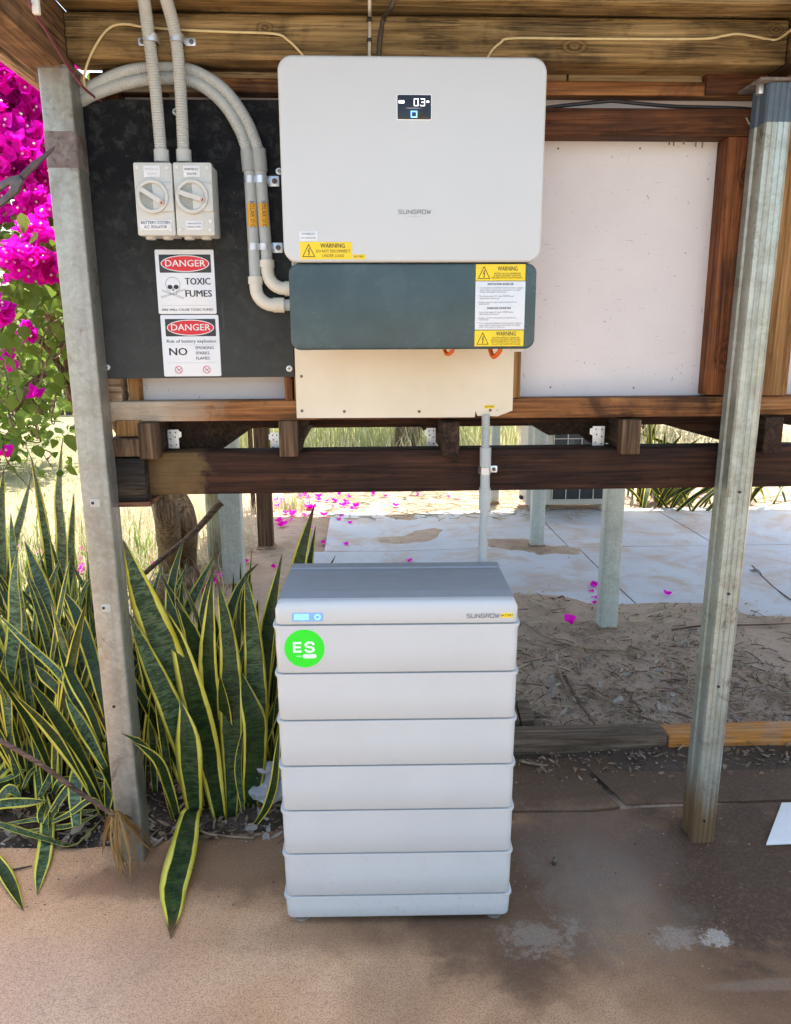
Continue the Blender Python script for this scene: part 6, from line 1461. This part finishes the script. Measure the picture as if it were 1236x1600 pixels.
# fallen magenta petals
pet = [(478, 772), (500, 776), (520, 790), (432, 790), (446, 800), (440, 812), (455, 795), (540, 848), (602, 775), (618, 790), (585, 772), (420, 815), (410, 800), (930, 912), (924, 920), (928, 946), (1042, 926), (932, 930), (892, 973), (427, 884), (385, 876), (318, 903), (345, 898), (330, 885), (305, 895), (335, 910), (312, 912), (352, 905), (322, 920), (240, 880), (235, 870), (655, 770), (700, 774), (545, 776), (470, 776), (510, 782), (556, 790), (1070, 770), (1095, 775), (1105, 780), (1110, 770), (640, 873), (505, 845)]
for k in range(30): pet.append((rnd.uniform(5, 130), rnd.uniform(855, 900)))
for k in range(40): pet.append((rnd.uniform(420, 560), rnd.triangular(768, 830, 780)))
for i, (px, py) in enumerate(pet):
    g_ = gr(px, py, .01); g_.z = ground_h(g_.x, g_.y)+.012
    if i == 0 or True:
        o = bpy.data.objects.new('fallen_flower', FLOWM[i % 3]); COL.objects.link(o)
    s = rnd.uniform(.9, 1.5); o.matrix_world = Matrix.Translation(g_) @ Matrix.Rotation(rnd.uniform(0, 6.28), 4, 'Z') @ Matrix.Rotation(rnd.gauss(0, .5), 4, 'X') @ Matrix.Diagonal((s, s, s*.6, 1))
    lb, gp = ('fallen magenta flower on the lawn side behind the left bed', 'fallen flowers behind the left bed') if px < 140 else ('fallen magenta flower at the foot of the round timber post', 'fallen flowers by the round post') if px < 400 else ('fallen magenta flower on sandy ground right of the brown timber post', 'fallen flowers on the sandy ground') if px < 720 else ('fallen magenta flower on the sandy ground by the near far-side steel post', 'fallen flowers by the steel post') if px < 1060 else ('fallen magenta flower among the collapsed leaves beyond the paving', 'fallen flowers beyond the paving')
    tag(o, lb, 'flower', gp)
# diagonal cut branch and a low log behind the clump
o = MB().tube(spline([at(205, 915, 3.7), at(250, 875, 3.75), at(300, 835, 3.8), at(338, 793, 3.85), at(346, 785, 3.86)], 6), .014, 8, [.011+.0004*i for i in range(25)]).build('cut_branch', wood('branch_brown', (.06, .035, .02), (.16, .10, .06), (.26, .18, .11), 'x'), smooth=True); tag(o, 'brown cut branch slanting behind the snake plants', 'branch')
o = MB().tube(spline([gr(225, 935, .08), gr(260, 915, .09), gr(300, 900, .08)], 4), .07, 12).build('fallen_log', BARK, smooth=True); tag(o, 'short fallen log on the ground behind the snake plants', 'log')
# snake plants beyond the paving at right
for (px, py, n_, lb) in ((1030, 790, 22, 'collapsed grey-green snake plant beyond the paving, left of the fluted post'), (1085, 795, 18, 'collapsed snake plant beyond the paving, touching the fluted post in view'), (1205, 788, 14, 'snake plant leaves beyond the paving at the right edge'), (1010, 782, 10, 'small snake plant beside the air conditioner')):
    g_ = gr(px, py); t = thing('snake_plant', (g_.x, g_.y, 0), lb, 'plant', 'snake plants beyond the paving')
    for k in range(n_): rleaf(t, g_.x+U(-.28, .28), g_.y+U(-.1, .35), U(.3, .75), U(0, 6.28), U(.4, 1.5), U(.035, .06), .9)
for (px, py, lb) in ((1030, 790, 'upright snake plant shoot seen through the gap above the right bearer'), (1000, 784, 'upright snake plant behind the air conditioner side')):
    g_ = gr(px, py); t = thing('snake_plant', (g_.x, g_.y+.3, 0), lb, 'plant', 'snake plants beyond the paving')
    for k in range(7): rleaf(t, g_.x+U(-.15, .15), g_.y+.3+U(-.1, .1), U(.6, 1.05), U(0, 6.28), U(.05, .3), U(.035, .06), .2)
# grass: tall dry grass far behind, low lawn at left
def grass(name, n, region, h, mat, label, wd=.006):
    m = MB()
    for k in range(n):
        x, y = region(); L = U(*h); a = U(0, 6.28); ln = U(.1, .7)*L; d = Vector((math.cos(a), math.sin(a), 0)); s = Vector((-d.y, d.x, 0))*wd*U(.6, 1.3); p = Vector((x, y, -.03))
        m.add([p-s, p+s, p+d*ln*.35+Vector((0, 0, L*.6))+s*.7, p+d*ln*.35+Vector((0, 0, L*.6))-s*.7, p+d*ln+Vector((0, 0, L*.92))], [(0, 1, 2, 3), (3, 2, 4)])
    o = m.build(name, mat); o['kind'] = 'stuff'; o['label'] = label; o['category'] = 'grass'
grass('tall_grass', 2600, lambda: (U(-2.2, 2.2), U(10.2, 13.5)), (.3, .9), GREENG, 'tall pale green grass far behind the gap', .012)
grass('dry_grass', 2200, lambda: (U(-2.6, 6), U(8.6, 13)), (.12, .55), DRYG, 'dry straw-coloured grass far behind the gap', .01)
grass('lawn', 6000, lambda: (U(-7, -1.9), U(4.8, 13)), (.03, .10), GREENG, 'short pale lawn beyond the left bed', .008)
grass('grass_tuft', 160, lambda: (gr(455, 795).x+rnd.gauss(0, .08), gr(455, 795).y+rnd.gauss(0, .08)), (.08, .24), GREENG, 'small grass tuft on the sandy ground by the brown post', .004)
grass('dry_stems', 2600, lambda: (U(-2.6, -.85), U(3.7, 7.2)), (.06, .30), DRYG, 'dry brown stems around the tree trunk behind the left bed', .004)
grass('left_weeds', 1500, lambda: (U(-3.2, -1.3), U(3.5, 6)), (.08, .35), BOUGL, 'green weeds behind the left bed', .006)
# far trunk and shrubs closing the view
g_ = gr(636, 706); m = MB(); m.tube(spline([(g_.x, g_.y, -.1), (g_.x+.02, g_.y, .5), (g_.x-.05, g_.y, 1.2), (g_.x+.05, g_.y+.1, 2.4)], 5), .17, 10, [.2-.004*i for i in range(16)])
ft = thing('far_tree', (g_.x, g_.y, -.1), 'tree trunk far behind the middle gap', 'tree')
o = m.build('trunk', BARK, ft, smooth=True)
items = []
for k in range(1600):
    d = Vector((rnd.gauss(0, .5), rnd.gauss(0, .5), rnd.gauss(0, .35))); items.append((*lg[k % 3], Vector((g_.x, g_.y, 3.1))+d*1.6, rand_rot() @ Matrix.Scale(2.2, 4)))
stuffmesh('crown', items, BOUGL, ft)
def shrub(x, y, r_, h, n, label, mat=BOUGL, sc=2.0, grp='shrubs far behind'):
    t = thing('shrub', (x, y, -.03), label, 'shrub', grp)
    for k in range(4):
        a = U(0, 6.28); MB().tube(spline([(x, y, -.05), (x+.2*r_*math.cos(a), y+.2*r_*math.sin(a), h*.4), (x+.6*r_*math.cos(a), y+.6*r_*math.sin(a), h*.85)], 4), .02, 6).build('stem', BARK, t)
    it = []
    for k in range(n):
        while True:
            d = Vector((U(-1, 1), U(-1, 1), U(-1, 1)))
            if .35 < d.length < 1: break
        f = 1+.35*mnoise.noise(d*2.2+Vector((x, y, 0))); it.append((*lg[k % 3], Vector((x+d.x*r_*f, y+d.y*r_*f, h*.52+d.z*h*.5*f)), rand_rot() @ Matrix.Scale(sc*U(.7, 1.2), 4)))
    stuffmesh('foliage', it, mat, t)
shrub(-4.6, 9.5, 1.3, 2.4, 1500, 'big green shrub beyond the lawn at far left')
shrub(-6.6, 12, 2.0, 3.4, 1600, 'tall green shrub farthest left beyond the lawn')
shrub(4.6, 12.5, 1.8, 2.6, 1500, 'green shrub beyond the paving at far right')
shrub(1.8, 14.5, 1.7, 2.4, 1400, 'green shrub behind the tall grass in the middle')
shrub(-1.6, 14.8, 1.8, 2.5, 1400, 'green shrub behind the tall grass at left')
# paling fence at the back of the yard
fence = thing('yard_fence', (0, 17, 0), 'grey paling fence across the back of the yard', 'fence')
pm = None
for k in range(130):
    x = -11+k*.172; h = 1.55+rnd.uniform(-.02, .02)
    if pm is None:
        o = box('paling', x, x+.15, 17, 17.018, -.05, 1.55, OLDGREY, fence, 0); pm = o
    else:
        c = pm.copy(); COL.objects.link(c); c.parent = fence; c.location = pm.location+Vector((.172*k, 0, h-1.55))
for zz in (.35, 1.25): box('rail', -11, 11.4, 17.02, 17.06, zz, zz+.08, OLDGREY, fence, 0)
